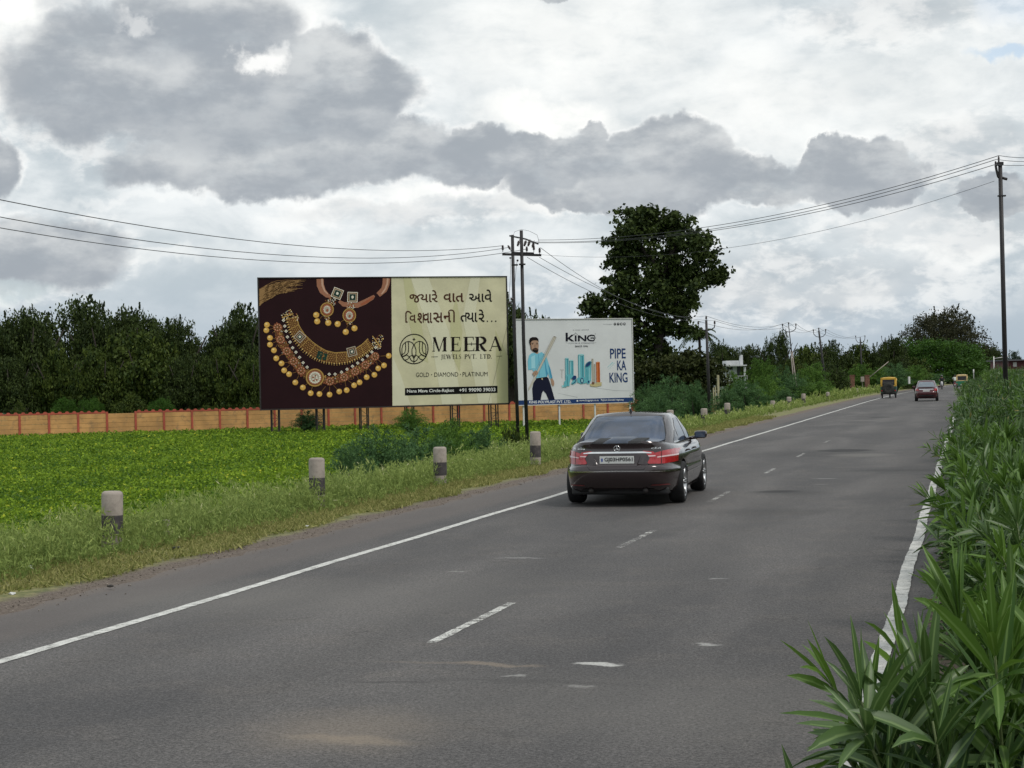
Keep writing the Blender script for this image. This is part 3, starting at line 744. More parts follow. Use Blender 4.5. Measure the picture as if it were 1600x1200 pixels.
# ---- verge weeds and grass
def weeds():
    rng = np.random.RandomState(12); Pl = []; Al = []; L = []; W = []; T = []
    def band(n, s0, s1, t0, t1, hmin, hmax, leaves, lw, wst, pw=1.6, tb=.5):
        s = s0 + (s1 - s0) * rng.rand(n) ** pw; t = rng.uniform(t0, t1, n)
        clump = .5 + .5 * np.sin(s * 1.7 + 2 * np.sin(t * 2.1)) * np.sin(s * .61 + t * 1.3)
        clump = clump * .7 + .3 * rng.rand(n)
        h = (hmin + (hmax - hmin) * rng.rand(n)) * (.55 + .6 * clump)
        for i in range(n):
            p = RD(s[i], t[i]); z = gz(p.x, p.y)
            ln = rng.normal(size=2) * .22; k = leaves
            u = rng.rand(k) ** .8
            q = np.stack([p.x + ln[0] * h[i] * u * u + rng.normal(size=k) * .03, p.y + ln[1] * h[i] * u * u + rng.normal(size=k) * .03, z + h[i] * u], 1)
            Pl.append(q); d = rng.normal(size=(k, 3)) * .55; d[:, 2] += .8; Al.append(d)
            L.append(rng.uniform(.7, 1.4, k) * lw); W.append(rng.uniform(.7, 1.3, k) * wst)
            T.append(np.clip(tb + .28 * u + rng.normal(size=k) * .15 + (clump[i] - .5) * .35, 0, 1))
    band(4200, 12, 48, -12.4, -10.45, .28, .66, 20, .085, .017, 1.3, .35)
    band(2200, 12, 60, -11.2, -10.1, .12, .36, 16, .07, .015, 1.3, .3)
    band(1500, 14, 60, -14.0, -12.2, .2, .45, 18, .085, .02, 1.3, .22)
    band(3200, 45, 150, -13.6, -10.3, .2, .6, 16, .15, .035, 1.3, .4)
    band(1500, 130, 260, -16, -9.8, .5, 1.0, 14, .25, .07, 1.0, .4)
    P = np.concatenate(Pl); A = np.concatenate(Al)
    V, Fq, t4 = diamonds(P, np.concatenate(L), np.concatenate(W), rng, np.concatenate(T), along=A)
    o = link('verge_weeds', npmesh('verge_weeds', V, Fq, t4, leafmat('weed_leaf', (0.075, 0.14, 0.03), (0.37, 0.44, 0.13), (0.62, 0.60, 0.34), rough=.8, trans=.3)))
    tag(o, 'feathery pale green weeds growing along the left verge among the guard stones', 'weeds', kind='stuff')
    n = 60000; s = 12 + 75 * rng.rand(n) ** 1.7; t = rng.uniform(-10.9, -9.35, n)
    t += .12 * np.sin(s * 1.9) + .1 * np.sin(s * .7); 
    P = np.array([RD(a, b, .03) for a, b in zip(s, t)]); A = rng.normal(size=(n, 3)) * .7; A[:, 2] += .7
    V, Fq, t4 = diamonds(P, rng.uniform(.04, .12, n) * (1 + s / 60), rng.uniform(.008, .014, n) * (1 + s / 40), rng, rng.rand(n), along=A)
    o = link('verge_grass', npmesh('verge_grass', V, Fq, t4, leafmat('grass_blade', (0.13, 0.16, 0.035), (0.38, 0.35, 0.14), rough=.8, trans=.25)))
    tag(o, 'short dry yellow green grass between the asphalt edge and the weeds', 'grass', kind='stuff')
weeds()

# ---- oleander hedge
def oleander(name, seed, nst, h, spread, m, hi=True, L0=.15, fill=1.0):
    rng = np.random.RandomState(seed); C0 = []; A = []; U = []; Ls = []; T = []
    stems = []
    for i in range(nst):
        a = rng.uniform(0, 2 * PI); r = spread * rng.uniform(.05, 1) ** .6; H = h * rng.uniform(.55, 1.06) * (1 - .22 * (r / spread) ** 2)
        lean = rng.normal(size=2) * .1
        pts = [np.array([math.cos(a) * r * k ** 1.3 * 1.0 + lean[0] * k * k, math.sin(a) * r * k ** 1.3 + lean[1] * k * k, H * (k - .06 * k ** 3)]) for k in np.linspace(0.03, 1, 9)]
        stems.append(pts); pts = np.array(pts)
        nn = int((17 if hi else 15) * fill); us = 1 - (rng.rand(nn) ** 1.25) * .72; us = np.sort(us)
        rot = rng.uniform(0, 6)
        st_ = rng.rand()
        for j, u in enumerate(us):
            x = u * 8; k = min(7, int(x)); f = x - k; p = pts[k] * (1 - f) + pts[k + 1] * f; tdir = pts[k + 1] - pts[k]; tdir /= np.linalg.norm(tdir)
            o1 = np.cross(tdir, [0.3, .9, .1]); o1 /= np.linalg.norm(o1); o2 = np.cross(tdir, o1)
            for q in range(3):
                b = rot + j * 1.05 + q * 2 * PI / 3 + rng.normal() * .2; out = o1 * math.cos(b) + o2 * math.sin(b)
                w_ = .35 + .5 * (u - .3) if u < .97 else 1.5
                d = tdir * (w_ + rng.normal() * .18) + out * (.95 if u < .97 else .55); d /= np.linalg.norm(d)
                C0.append(p); A.append(d); U.append(out); Ls.append(L0 * rng.uniform(.7, 1.25) * (.8 if u > .97 else 1)); T.append(1.0 if rng.rand() < (.035 if u < .6 else .006) else np.clip(.35 * st_ + rng.rand() * .35 + (.3 if u > .93 else 0), 0, .88))
    C0 = np.array(C0); A = np.array(A); Ls = np.array(Ls)[:, None]; T = np.array(T); n = len(C0)
    side = np.cross(A, np.array([0, 0, 1.]) + rng.normal(size=(n, 3)) * .35); side /= np.linalg.norm(side, axis=1)[:, None] + 1e-6
    nrm = np.cross(side, A); nrm[nrm[:, 2] < 0] *= -1
    droop = rng.uniform(.02, .28, (n, 1))
    stn = [(0, .12), (.22, .8), (.5, 1.0), (.78, .66), (1.0, .03)] if hi else [(0, .15), (.45, 1.0), (1.0, .05)]
    wd = Ls * rng.uniform(.062, .085, (n, 1)) * (1 if hi else 1.25)
    rows = []
    for (x, wv) in stn:
        cpt = C0 + A * Ls * x - np.array([0, 0, 1.]) * droop * Ls * x * x
        if hi: rows.append(np.stack([cpt - side * wd * wv + nrm * wd * .35 * wv, cpt, cpt + side * wd * wv + nrm * wd * .35 * wv], 1))
        else: rows.append(np.stack([cpt - side * wd * wv, cpt + side * wd * wv], 1))
    R_ = np.stack(rows, 1)                      # n, stations, k, 3
    ns, kk = R_.shape[1], R_.shape[2]; V = R_.reshape(-1, 3)
    base = (np.arange(n) * ns * kk)[:, None]; qs = []
    for i in range(ns - 1):
        for j in range(kk - 1): qs.append([i * kk + j, i * kk + j + 1, (i + 1) * kk + j + 1, (i + 1) * kk + j])
    Fq = (base[:, :, None] + np.array(qs)[None]).reshape(-1, 4)
    rib = np.tile(np.array(([0, 1, 0] if hi else [0, 0]) * ns, dtype=float), n)
    me = npmesh(name, V, Fq, np.repeat(T, ns * kk), m, rib, smooth=hi)
    sb = MB()
    for p in stems: sb.tube([tuple(x) for x in p], [.011 - .0010 * i for i in range(9)], 5)
    return me, sb
M_ole = leafmat('oleander_leaf', (0.017, 0.050, 0.015), (0.088, 0.158, 0.036), (0.26, 0.21, 0.06), rough=.42, trans=.22, rib=(0.16, 0.24, 0.08), spec=.4)
M_ole2 = leafmat('oleander_leaf_fresh', (0.024, 0.075, 0.014), (0.125, 0.225, 0.030), (0.30, 0.25, 0.07), rough=.45, trans=.3, rib=(0.17, 0.27, 0.07), spec=.35)
M_stem = mat('green_stem', (0.10, 0.13, 0.045), .6, var=.2, vs=8)
OL = []
for i in range(3): OL.append(oleander('foliage', 200 + i, 26, 1.0, .5, [M_ole, M_ole2, M_ole][i], True, .205))
OLF = [oleander('foliage', 210 + i, 34, 1.0, .55, [M_ole2, M_ole][i], False, .13, 1.0) for i in range(2)]
STM = {}
def ole(s, t, h, hi, idx, rng):
    p = RD(s, t, 0); me, sb = (OL if hi else OLF)[idx]
    root = empty('oleander_bush', (p.x, p.y, -.03), rng.uniform(0, 6))
    if hi: tag(root, 'large oleander bush with long narrow leaves in the near hedge right of the edge line', 'bush', 'near oleander bushes')
    else: tag(root, 'dense green hedge bush farther along the right edge of the road', 'bush', 'distant hedge bushes')
    o = bpy.data.objects.new('foliage', me); C.objects.link(o); o.parent = root
    sxy = rng.uniform(.92, 1.12) * (1.0 if hi else 1.25)
    o.scale = (sxy, sxy, h)
    key = (hi, idx)
    if key not in STM: STM[key] = sb.build('stem', M_stem, root, True); s_ = STM[key]
    else: s_ = STM[key].copy(); C.objects.link(s_); s_.parent = root
    s_.scale = (sxy, sxy, h)
    return root
rg = random.Random(4)
k = 0
for (s, t, h) in [(4.55, -.02, 1.5), (4.95, .12, 1.62), (5.3, .3, 1.5), (5.6, .42, 1.3), (6.3, .48, 1.25), (4.9, -.06, 1.12), (4.45, .2, 1.18), (4.75, .62, 1.22), (5.2, .22, 1.12), (5.7, .75, 1.35), (6.1, .5, 1.2), (6.6, .75, 1.4), (7.2, .45, 1.25), (7.6, .95, 1.55), (8.3, .5, 1.3), (8.9, .8, 1.5), (9.4, .45, 1.3)]:
    ole(s, t, h, True, k % 3, rg); k += 1
s = 10.2
while s < 24:
    ole(s, .34 + rg.uniform(-.1, .14), rg.uniform(1.25, 1.55), True, k % 3, rg); ole(s + .4, 1.05 + rg.uniform(-.1, .1), rg.uniform(1.55, 1.85), True, (k + 1) % 3, rg); k += 1; s += .85
while s < 135:
    st_ = 1.15 if s < 50 else 2.0
    hf = 1.5 if s < 35 else 1.7
    ole(s, .35 + rg.uniform(-.12, .15), hf * rg.uniform(.85, 1.1), False, k % 2, rg)
    for tq in ([1.4] if s < 28 else [1.5, 2.8] if s < 60 else [1.6, 3.2, 5.0]):
        if tq > 2 and rg.random() < .25: continue
        ole(s + .5, tq + rg.uniform(-.2, .2), (2.02 if s < 55 else 2.35) * rg.uniform(.88, 1.06), False, (k + 1) % 2, rg)
    k += 1; s += st_
# low ground cover between the line and the hedge
def cover():
    rng = np.random.RandomState(31); n = 26000; s = 4 + 40 * rng.rand(n) ** 1.5; t = -.3 + np.abs(rng.normal(size=n)) * .5
    k = (np.sin(s * 1.9 + 1) + np.sin(s * .83) > -.5) | (t > .1); s, t = s[k], t[k]; n = len(s)
    P = np.array([RD(a, b, 0) for a, b in zip(s, t)]); P[:, 2] = rng.rand(n) ** 1.6 * .22
    V, Fq, t4 = diamonds(P, rng.uniform(.03, .075, n), rng.uniform(.014, .035, n), rng, rng.rand(n), upbias=.9)
    o = link('ground_cover', npmesh('ground_cover', V, Fq, t4, leafmat('cover_leaf', (0.03, 0.07, 0.02), (0.10, 0.16, 0.06), (0.24, 0.19, 0.11), rough=.6, trans=.2)))
    tag(o, 'small creeping leaves and dry litter under the oleander hedge', 'ground cover', kind='stuff')
cover()

# ================================================================== STRUCTURES AND STREET FURNITURE
M_tan = mat('tan_paint', (0.56, 0.30, 0.11), .85, var=.2, vs=.7, dirt=((0.27, 0.17, 0.09), 1.6, .8), bump=.3, bs=8)
M_red = mat('red_paint', (0.42, 0.085, 0.05), .8, var=.2, vs=2, dirt=((0.22, 0.07, 0.05), 4, .6))
M_steel = mat('dark_steel', (0.035, 0.03, 0.028), .6, metal=.3, var=.3, vs=4)
M_pole = mat('pole_steel', (0.022, 0.019, 0.02), .55, metal=.2, var=.3, vs=3)
M_white = mat('white_paint', (0.62, 0.61, 0.58), .6, var=.08, vs=2)
M_conc = mat('pale_concrete', (0.35, 0.30, 0.26), .9, var=.28, vs=5, dirt=((0.12, 0.10, 0.085), 5, .85), bump=.4, bs=60)
M_black = mat('black_band_paint', (0.052, 0.045, 0.047), .8, var=.3, vs=9, dirt=((0.17, 0.14, 0.12), 14, .5))
M_wire = mat('wire', (0.03, 0.03, 0.032), .5, var=0)
M_ins = mat('insulator', (0.035, 0.02, 0.018), .3, var=0)

# ---- compound wall
W0 = Vector((-36.9, 129.3, 0)); WS = Vector((2.035, 0.6275, 0)); WL = WS.length; WA = math.atan2(WS.y, WS.x)
def wall():
    root = empty('compound_wall', (W0.x, W0.y, -1.5), WA, 'long tan precast wall with red posts and scalloped red coping', 'wall')
    H = 1.78; rr = random.Random(9)
    for i in range(-2, 27):
        x = i * WL; dz = -.004 * i
        m = MB(); m.box((x, 0, (H + .1) / 2 + dz), (.16, .17, H + .1 + rr.uniform(-.02, .05)), bev=.012)
        m.build('post', M_red, root)
        m = MB(); y = 0
        for q in range(5):
            hh = (H - .02) / 5; m.box((x + WL / 2, rr.uniform(-.006, .006), .01 + hh * (q + .5) + dz), (WL - .165, .06, hh - .014), bev=.008, ry=rr.uniform(-.002, .002))
        m.build('panel', M_tan, root)
        if i != 3:
            m = MB(); m.box((x + WL / 2, 0, H + .05 + dz), (WL - .17, .09, .1))
            for q in range(4):
                cx = x + .27 + q * .53; n = 10; r = .15
                pr = [(cx + r * math.cos(PI * a / n), H + .1 + dz + .8 * r * math.sin(PI * a / n)) for a in range(n + 1)]
                k = len(pr); vs = [(a, -.04, b) for a, b in pr] + [(a, .04, b) for a, b in pr]
                fs = [tuple(range(k)), tuple(range(2 * k - 1, k - 1, -1))] + [(a, a + 1, k + a + 1, k + a) for a in range(k - 1)]
                m.add(vs, fs)
            m.build('coping', M_red, root)
wall()

# ---- flat artwork on the billboards
class Board:
    """A printed board standing between two ground points; art is given in photo pixels and laid on its face."""
    def __init__(s, BLp, BRp, z0L, H, quad):
        s.o = Vector((BLp[0], BLp[1], z0L)); e = Vector((BRp[0] - BLp[0], BRp[1] - BLp[1], 0)); s.w = e.length; s.ux = e.normalized()
        s.n = Vector((s.ux.y, -s.ux.x, 0)); s.h = H; s.q = quad
        s.rz = math.atan2(s.ux.y, s.ux.x)
    def uv(s, x, y):
        (tlx, tly), (trx, try_), (brx, bry), (blx, bly) = s.q; u = v = .5
        for _ in range(6):
            xl = tlx + (blx - tlx) * v; xr = trx + (brx - trx) * v; u = (x - xl) / (xr - xl)
            yt = tly + (try_ - tly) * u; yb = bly + (bry - bly) * u; v = (y - yt) / (yb - yt)
        return u * s.w, (1 - v) * s.h
    def L(s, x, y, lay): a, b = s.uv(x, y); return (a, -.06 - .006 * lay, b)      # local to the board's root
class Art:
    def __init__(s, board): s.b = board; s.g = {}
    def mb(s, k): return s.g.setdefault(k, MB())
    def poly(s, k, pts, lay): s.mb(k).add([s.b.L(x, y, lay) for x, y in pts], [tuple(range(len(pts)))])
    def rect(s, k, x0, y0, x1, y1, lay): s.poly(k, [(x0, y0), (x1, y0), (x1, y1), (x0, y1)], lay)
    def ell(s, k, x, y, rx, ry, lay, n=16, a0=0, a1=2 * PI, rot=0):
        s.poly(k, [(x + rx * math.cos(a0 + (a1 - a0) * i / n) * math.cos(rot) - ry * math.sin(a0 + (a1 - a0) * i / n) * math.sin(rot), y + rx * math.cos(a0 + (a1 - a0) * i / n) * math.sin(rot) + ry * math.sin(a0 + (a1 - a0) * i / n) * math.cos(rot)) for i in range(n)], lay)
    def line(s, k, pts, w, lay):
        ws = w if isinstance(w, (list, tuple)) else [w] * len(pts); A = []; B = []
        for i, p in enumerate(pts):
            q0 = pts[max(0, i - 1)]; q1 = pts[min(len(pts) - 1, i + 1)]; dx, dy = q1[0] - q0[0], q1[1] - q0[1]; l = math.hypot(dx, dy) or 1
            nx, ny = -dy / l * ws[i] / 2, dx / l * ws[i] / 2; A.append((p[0] + nx, p[1] + ny)); B.append((p[0] - nx, p[1] - ny))
        n = len(pts); s.mb(k).add([s.b.L(x, y, lay) for x, y in A + B], [(i, i + 1, n + i + 1, n + i) for i in range(n - 1)])
    def arc(s, k, x, y, r, a0, a1, w, lay, n=18, ry=None):
        ry = ry or r; s.line(k, [(x + r * math.cos(a0 + (a1 - a0) * i / n), y + ry * math.sin(a0 + (a1 - a0) * i / n)) for i in range(n + 1)], w, lay)
    def text(s, k, body, x0, y0, x1, y1, lay, bold=0.0, slope=0.0):
        for V, Fs in [textmesh(body, bold)]:
            xs = [v[0] for v in V]; ys = [v[1] for v in V]; a, b, c, d = min(xs), max(xs), min(ys), max(ys)
            pts = []
            for v in V:
                fx = (v[0] - a) / (b - a); pts.append((x0 + fx * (x1 - x0), y1 - (v[1] - c) / (d - c) * (y1 - y0) + slope * fx))
            s.mb(k).add([s.b.L(x, y, lay) for x, y in pts], Fs)
    def build(s, mats, parent, names):
        for k, m in s.g.items(): m.build(names.get(k, 'artwork'), mats[k], parent)
def clipx(V, Fs, xc):
    """keep what lies left of xc"""
    NV_, NF = [], []
    for f in Fs:
        poly = [V[i] for i in f]; out = []
        for i, p in enumerate(poly):
            q = poly[(i + 1) % len(poly)]; a, b = p[0] <= xc, q[0] <= xc
            if a: out.append(p)
            if a != b:
                t = (xc - p[0]) / (q[0] - p[0]); out.append((xc, p[1] + t * (q[1] - p[1])))
        if len(out) > 2: o = len(NV_); NV_ += out; NF.append(tuple(range(o, o + len(out))))
    return NV_, NF
TXC = {}
def onetext(body, bold):
    key = (body, bold)
    if key in TXC: return TXC[key]
    cu = bpy.data.curves.new('lettering', 'FONT'); cu.body = body; cu.offset = bold; cu.resolution_u = 3
    o = bpy.data.objects.new('lettering', cu); C.objects.link(o)
    dg = bpy.context.evaluated_depsgraph_get(); me = bpy.data.meshes.new_from_object(o.evaluated_get(dg))
    V = [(v.co.x, v.co.y) for v in me.vertices]; Fs = [tuple(p.vertices) for p in me.polygons]
    bpy.data.objects.remove(o); bpy.data.curves.remove(cu); bpy.data.meshes.remove(me)
    TXC[key] = (V, Fs); return V, Fs
def textmesh(body, bold=0.0):
    """body is a string, or a list of pieces; a piece (text, cut) loses the right-hand stem of its glyph (half letters)"""
    if isinstance(body, str): return onetext(body, bold)
    V, Fs, x = [], [], 0.0
    for pc in body:
        if isinstance(pc, (int, float)): x += pc; continue
        cut = 0
        if isinstance(pc, tuple): pc, cut = pc
        v, f = onetext(pc, bold)
        if cut:
            mx = max(p[0] for p in v); v, f = clipx(v, f, mx - cut)
        mn = min(p[0] for p in v); mx = max(p[0] for p in v)
        if cut is None: pass
        o = len(V); V += [(p[0] - mn + x, p[1]) for p in v]; Fs += [tuple(i + o for i in q) for q in f]
        x += mx - mn + (.035 if not cut else -.01)
    return V, Fs
def serif(art, k, ch, x0, y0, x1, y1, lay):
    """high-contrast roman capitals drawn as strokes inside a pixel box"""
    w, h = x1 - x0, y1 - y0; T = w * .26 if ch in 'EFLIPRTD' else w * .2; t = max(h * .05, .35)
    X = lambda a: x0 + a * w; Y = lambda b: y0 + b * h
    R = lambda a, b, c, d: art.rect(k, a, b, c, d, lay)
    sf = w * .1
    if ch in 'EFLPRDIT':
        xs = X(.12) if ch != 'T' else X(.5) - T / 2
        R(xs, y0, xs + T, y1, )
        R(xs - sf, y1 - t, xs + T + sf, y1)
        if ch != 'T': R(xs - sf, y0, xs + T + sf, y0 + t)
    if ch in 'EL': R(X(.12), y1 - t, X(1), y1); art.poly(k, [(X(1), y1), (X(1), Y(.7)), (X(.9), y1 - t)], lay)
    if ch in 'EF': R(X(.12), y0, X(.95), y0 + t); art.poly(k, [(X(.95), y0), (X(.95), Y(.28)), (X(.85), y0 + t)], lay); R(X(.12), Y(.48), X(.75), Y(.48) + t); R(X(.72), Y(.38), X(.77), Y(.62))
    if ch == 'T': R(x0, y0, x1, y0 + t); art.poly(k, [(x0, y0), (x0, Y(.3)), (X(.1), y0 + t)], lay); art.poly(k, [(x1, y0), (x1, Y(.3)), (X(.9), y0 + t)], lay)
    if ch in 'PR':
        n = 10; cx = X(.45); pts = [(cx, y0 + t / 2)] + [(cx + (x1 - cx - T * .35) * math.sin(PI * i / n), Y(.27) - h * .25 * math.cos(PI * i / n)) for i in range(n + 1)] + [(cx, Y(.52))]
        art.line(k, pts, [t, t] + [t + (T - t) * math.sin(PI * i / n) for i in range(1, n)] + [t, t], lay); R(X(.3), y0, cx + 1e-3, y0 + t); R(X(.3), Y(.52) - t / 2, cx + 1e-3, Y(.52) + t / 2)
    if ch == 'R': art.line(k, [(X(.5), Y(.53)), (X(.68), Y(.8)), (X(.9), y1 - t * .5), (X(1.05), y1 - t * .5)], [T * .7, T, T * .7, t], lay)
    if ch == 'D':
        n = 10; pts = [(X(.4) + w * .5 * math.sin(PI * i / n), Y(.5) - h * .48 * math.cos(PI * i / n)) for i in range(n + 1)]
        art.line(k, pts, [t + (T * .9 - t) * math.sin(PI * i / n) for i in range(n + 1)], lay); R(X(.3), y0, X(.42), y0 + t); R(X(.3), y1 - t, X(.42), y1)
    if ch == 'M':
        R(X(.05), y0, X(.05) + t, y1); R(X(.78), y0, X(.78) + T, y1); R(x0 - sf * .3, y1 - t, X(.15), y1); R(X(.7), y1 - t, x1 + sf * .3, y1)
        art.line(k, [(X(.1), y0), (X(.46), y1)], [T * .95, T * .5], lay); art.line(k, [(X(.46), y1), (X(.82), y0)], t, lay); R(X(0), y0, X(.2), y0 + t); R(X(.78), y0, X(1.03), y0 + t)
    if ch in 'AV':
        a, b = (y1, y0) if ch == 'A' else (y0, y1)
        if ch == 'A': art.line(k, [(X(.06), y1), (X(.48), y0)], t, lay); art.line(k, [(X(.46), y0), (X(.88), y1)], [T * .8, T * 1.1], lay); R(X(.2), Y(.66), X(.7), Y(.66) + t)
        else: art.line(k, [(X(.12), y0), (X(.54), y1)], [T * 1.1, T * .8], lay); art.line(k, [(X(.52), y1), (X(.94), y0)], t, lay)
        for c in (.07, .9): R(X(c) - sf, (y1 - t) if ch == 'A' else y0, X(c) + sf, y1 if ch == 'A' else y0 + t)
    if ch == 'W':
        for c in (0, .38): art.line(k, [(X(c + .04), y0), (X(c + .28), y1)], [T * .9, T * .6], lay); art.line(k, [(X(c + .27), y1), (X(c + .5), y0)], t, lay)
        R(x0, y0, X(.16), y0 + t); R(X(.85), y0, x1, y0 + t)
    if ch == 'J': R(X(.5), y0, X(.5) + w * .3, Y(.9)); R(X(.35), y0, X(.95), y0 + t); art.line(k, [(X(.65), Y(.85)), (X(.55), Y(1.12)), (X(.2), Y(1.15))], [w * .3, t * 1.5, t], lay)
    if ch == 'S': art.line(k, [(X(.85), Y(.15)), (X(.6), Y(.03)), (X(.25), Y(.08)), (X(.18), Y(.28)), (X(.5), Y(.48)), (X(.82), Y(.7)), (X(.75), Y(.94)), (X(.4), Y(.98)), (X(.12), Y(.85))], [t, t, T * .6, T * .9, T * 1.3, T * .9, T * .6, t, t], lay)
    if ch == '.': art.ell(k, X(.3), y1 - h * .08, h * .09, h * .09, lay, 8)
def flat(name, c, rough=.55, var=.06, vs=.5): return mat(name, c, max(rough, .7), var=var, vs=vs, spec=.12)

def jewel_board():
    quad = [(405, 435), (792, 437), (797, 635), (409, 640)]
    BLp = PX(407, 640, 120.4); BRp = PX(794, 635, 124.6)
    H = (640 - 435) * 120.4 / F
    b = Board(BLp, BRp, BLp.z, H, quad)
    root = empty('billboard', b.o, b.rz, 'large jewellery billboard, dark necklace picture left, cream lettered half right', 'billboard', 'roadside billboards')
    m = MB(); m.box((b.w / 2, .0, b.h / 2), (b.w, .10, b.h), bev=.01); m.build('board', M_steel, root)
    A = Art(b); J = random.Random(3)
    xm_t, xm_b = 609.5, 611.5
    A.poly('maroon', [(406, 436), (xm_t, 436.3), (xm_b, 636.5), (409.6, 639)], 0)
    A.poly('cream', [(xm_t, 436.3), (791.6, 437.4), (796.2, 634), (xm_b, 636.5)], 0)
    # pale folds of the printed cloth
    for pts in [[(640, 437), (668, 437), (700, 520), (722, 634), (690, 635), (672, 530)], [(735, 437.3), (750, 437.3), (742, 500), (760, 560), (770, 634), (748, 634), (735, 560), (722, 500)], [(612, 560), (625, 590), (640, 635.5), (612, 636)]]:
        A.poly('fold', pts, 1)
    for pts in [[(628, 437), (640, 437), (655, 500), (668, 570), (650, 560), (636, 500)], [(712, 470), (722, 520), (718, 585), (706, 560), (702, 500)], [(775, 520), (795, 560), (796, 634), (778, 634)]]:
        A.poly('fold_olive', pts, 1)
    # wheat ears, copper ribbon
    for i in range(26):
        f = i / 25; y0 = 452 + 26 * f; x1_ = 468 + J.uniform(-14, 10) - 22 * f * J.random(); y1_ = 437.5 + 22 * f * J.uniform(.4, 1)
        p = [(406.6 + (x1_ - 406.6) * q / 6, y0 + (y1_ - y0) * q / 6 - 5 * math.sin(PI * q / 6) + J.uniform(-.7, .7)) for q in range(7)]
        p = [(x, max(y, 437.2)) for x, y in p]
        A.line('wheat' if i % 3 else 'wheat_dark', p, [1.6, 1.5, 1.4, 1.2, .9, .6, .3], 2 + i % 3)
        for q in range(1, 6):
            x, y = p[q]
            if y > 440: A.poly('wheat' if (i + q) % 2 else 'wheat_dark', [(x - 2, y + .5), (x + 2, y - 2), (x + 3.5, y - .5), (x + .5, y + 1.2)], 4)
    A.line('ribbon', [(499, 437), (499.5, 447), (503, 456), (510, 463), (516, 465)], [11, 11, 10, 7, 4], 2); A.line('ribbon_light', [(502, 437), (502.6, 447), (506, 456), (511, 461)], [3, 3, 2.5, 1.5], 3)
    A.line('ribbon', [(528, 472), (535, 477), (545, 478), (556, 479), (568, 474), (580, 467), (583, 464)], [4, 7, 8, 8, 8, 6, 3], 2); A.line('ribbon', [(589, 463), (598, 455), (601, 447), (602, 437)], [8, 10, 11, 12], 2); A.line('ribbon_light', [(594, 462), (600, 454), (603, 446), (604, 437)], [2, 3, 3, 3], 3)
    A.line('copper', [(562, 478), (572, 473), (582, 466)], [3, 4, 2], 3)
    def gem(x, y, r, lay=5, c='stone'): A.ell(c, x, y, r, r, lay, 7)
    def bead(x, y, r=3.9):
        A.ell('gold_dark', x, y + .4, r * 1.12, r * 1.12, 5, 14); A.ell('gold_bead', x, y, r, r, 6, 14); A.ell('gold_light', x - r * .25, y - r * .3, r * .45, r * .4, 7, 10)
    def speck(x, y, r, n, cols=('gold', 'gold_dark', 'copper', 'stone'), lay=4, rx=None):
        for _ in range(n):
            a = J.uniform(0, 2 * PI); q = r * math.sqrt(J.random()); A.ell(J.choice(cols), x + q * math.cos(a) * (rx or 1), y + q * math.sin(a), J.uniform(.45, 1.0), J.uniform(.45, 1.0), lay + J.randint(0, 1), 6)
    # two ear rings
    for (sx, sy, a, dx_, dy_, beads) in [(525.5, 460, .38, 509.5, 485, [(493, 493), (494.5, 503), (511.5, 505.5)]), (549, 466, .04, 544, 494.5, [(526, 507.5), (538.5, 520), (552, 514.5)])]:
        def sq(h, k, lay): A.poly(k, [(sx + h * (c * math.cos(a) - d * math.sin(a)), sy + h * (c * math.sin(a) + d * math.cos(a))) for c, d in ((-1, -1), (1, -1), (1, 1), (-1, 1))], lay)
        sq(8, 'stone', 4); sq(6.9, 'gold_dark', 5); sq(5.6, 'stone_dim', 6); sq(4.6, 'enamel', 7); A.ell('stone', sx, sy, 2, 2.4, 8, 8)
        mx, my = (sx + dx_) / 2, (sy + dy_) / 2; speck(mx, my, 6.5, 46); 
        A.ell('gold_dark', dx_, dy_, 10.8, 11.6, 5, 22); A.arc('gold', dx_, dy_, 9.6, 0, 2 * PI, 1.2, 6, 24, ry=10.4); A.ell('copper', dx_, dy_, 7.8, 8.6, 7, 18); A.ell('stone_dim', dx_, dy_, 5.2, 6.2, 8, 14)
        for q in range(14): gem(dx_ + 4.6 * math.cos(q * .45), dy_ + 5.4 * math.sin(q * .45), .95, 9)
        A.ell('copper', dx_ + .5, dy_ + 1, 1.8, 2.4, 10, 8); speck(dx_, dy_ + 11.5, 5, 26); speck(dx_, dy_ - 11, 4, 14)
        for x, y in beads: A.line('gold_dark', [(x, y), (dx_ + (x - dx_) * .45, dy_ + (y - dy_) * .55)], .7, 4); bead(x, y, 4.5)
    # collar band between two curves
    inner = [(463, 495), (467, 510), (475, 523), (487, 535), (498, 543), (508, 549), (522, 552.5), (540, 551.5), (553, 547), (565, 539), (573, 531)]
    outer = [(448, 500), (453, 518), (461, 534), (474, 549), (489, 560), (505, 567), (523, 570), (542, 568), (559, 561), (571, 553), (582, 544)]
    def lerp(c, u):
        x = u * (len(c) - 1); i = min(int(x), len(c) - 2); f = x - i; return (c[i][0] * (1 - f) + c[i + 1][0] * f, c[i][1] * (1 - f) + c[i + 1][1] * f)
    N = 46; ii = [lerp(inner, q / N) for q in range(N + 1)]; oo = [lerp(outer, q / N) for q in range(N + 1)]
    for q in range(N): A.poly('gold_deep', [ii[q], ii[q + 1], oo[q + 1], oo[q]], 3)
    for q in range(N * 2):
        u = q / (N * 2); a, c = lerp(inner, u), lerp(outer, u)
        for j in range(6):
            f = (j + .5) / 6; x, y = a[0] + (c[0] - a[0]) * f, a[1] + (c[1] - a[1]) * f
            A.ell('gold' if (q + j) % 2 else 'gold_dark', x + J.uniform(-.2, .2), y + J.uniform(-.2, .2), .72, .72, 4, 6)
    for q in range(0, N + 1, 4): A.line('gold', [ii[q], oo[q]], .8, 5)
    A.line('gold', ii, .9, 5)
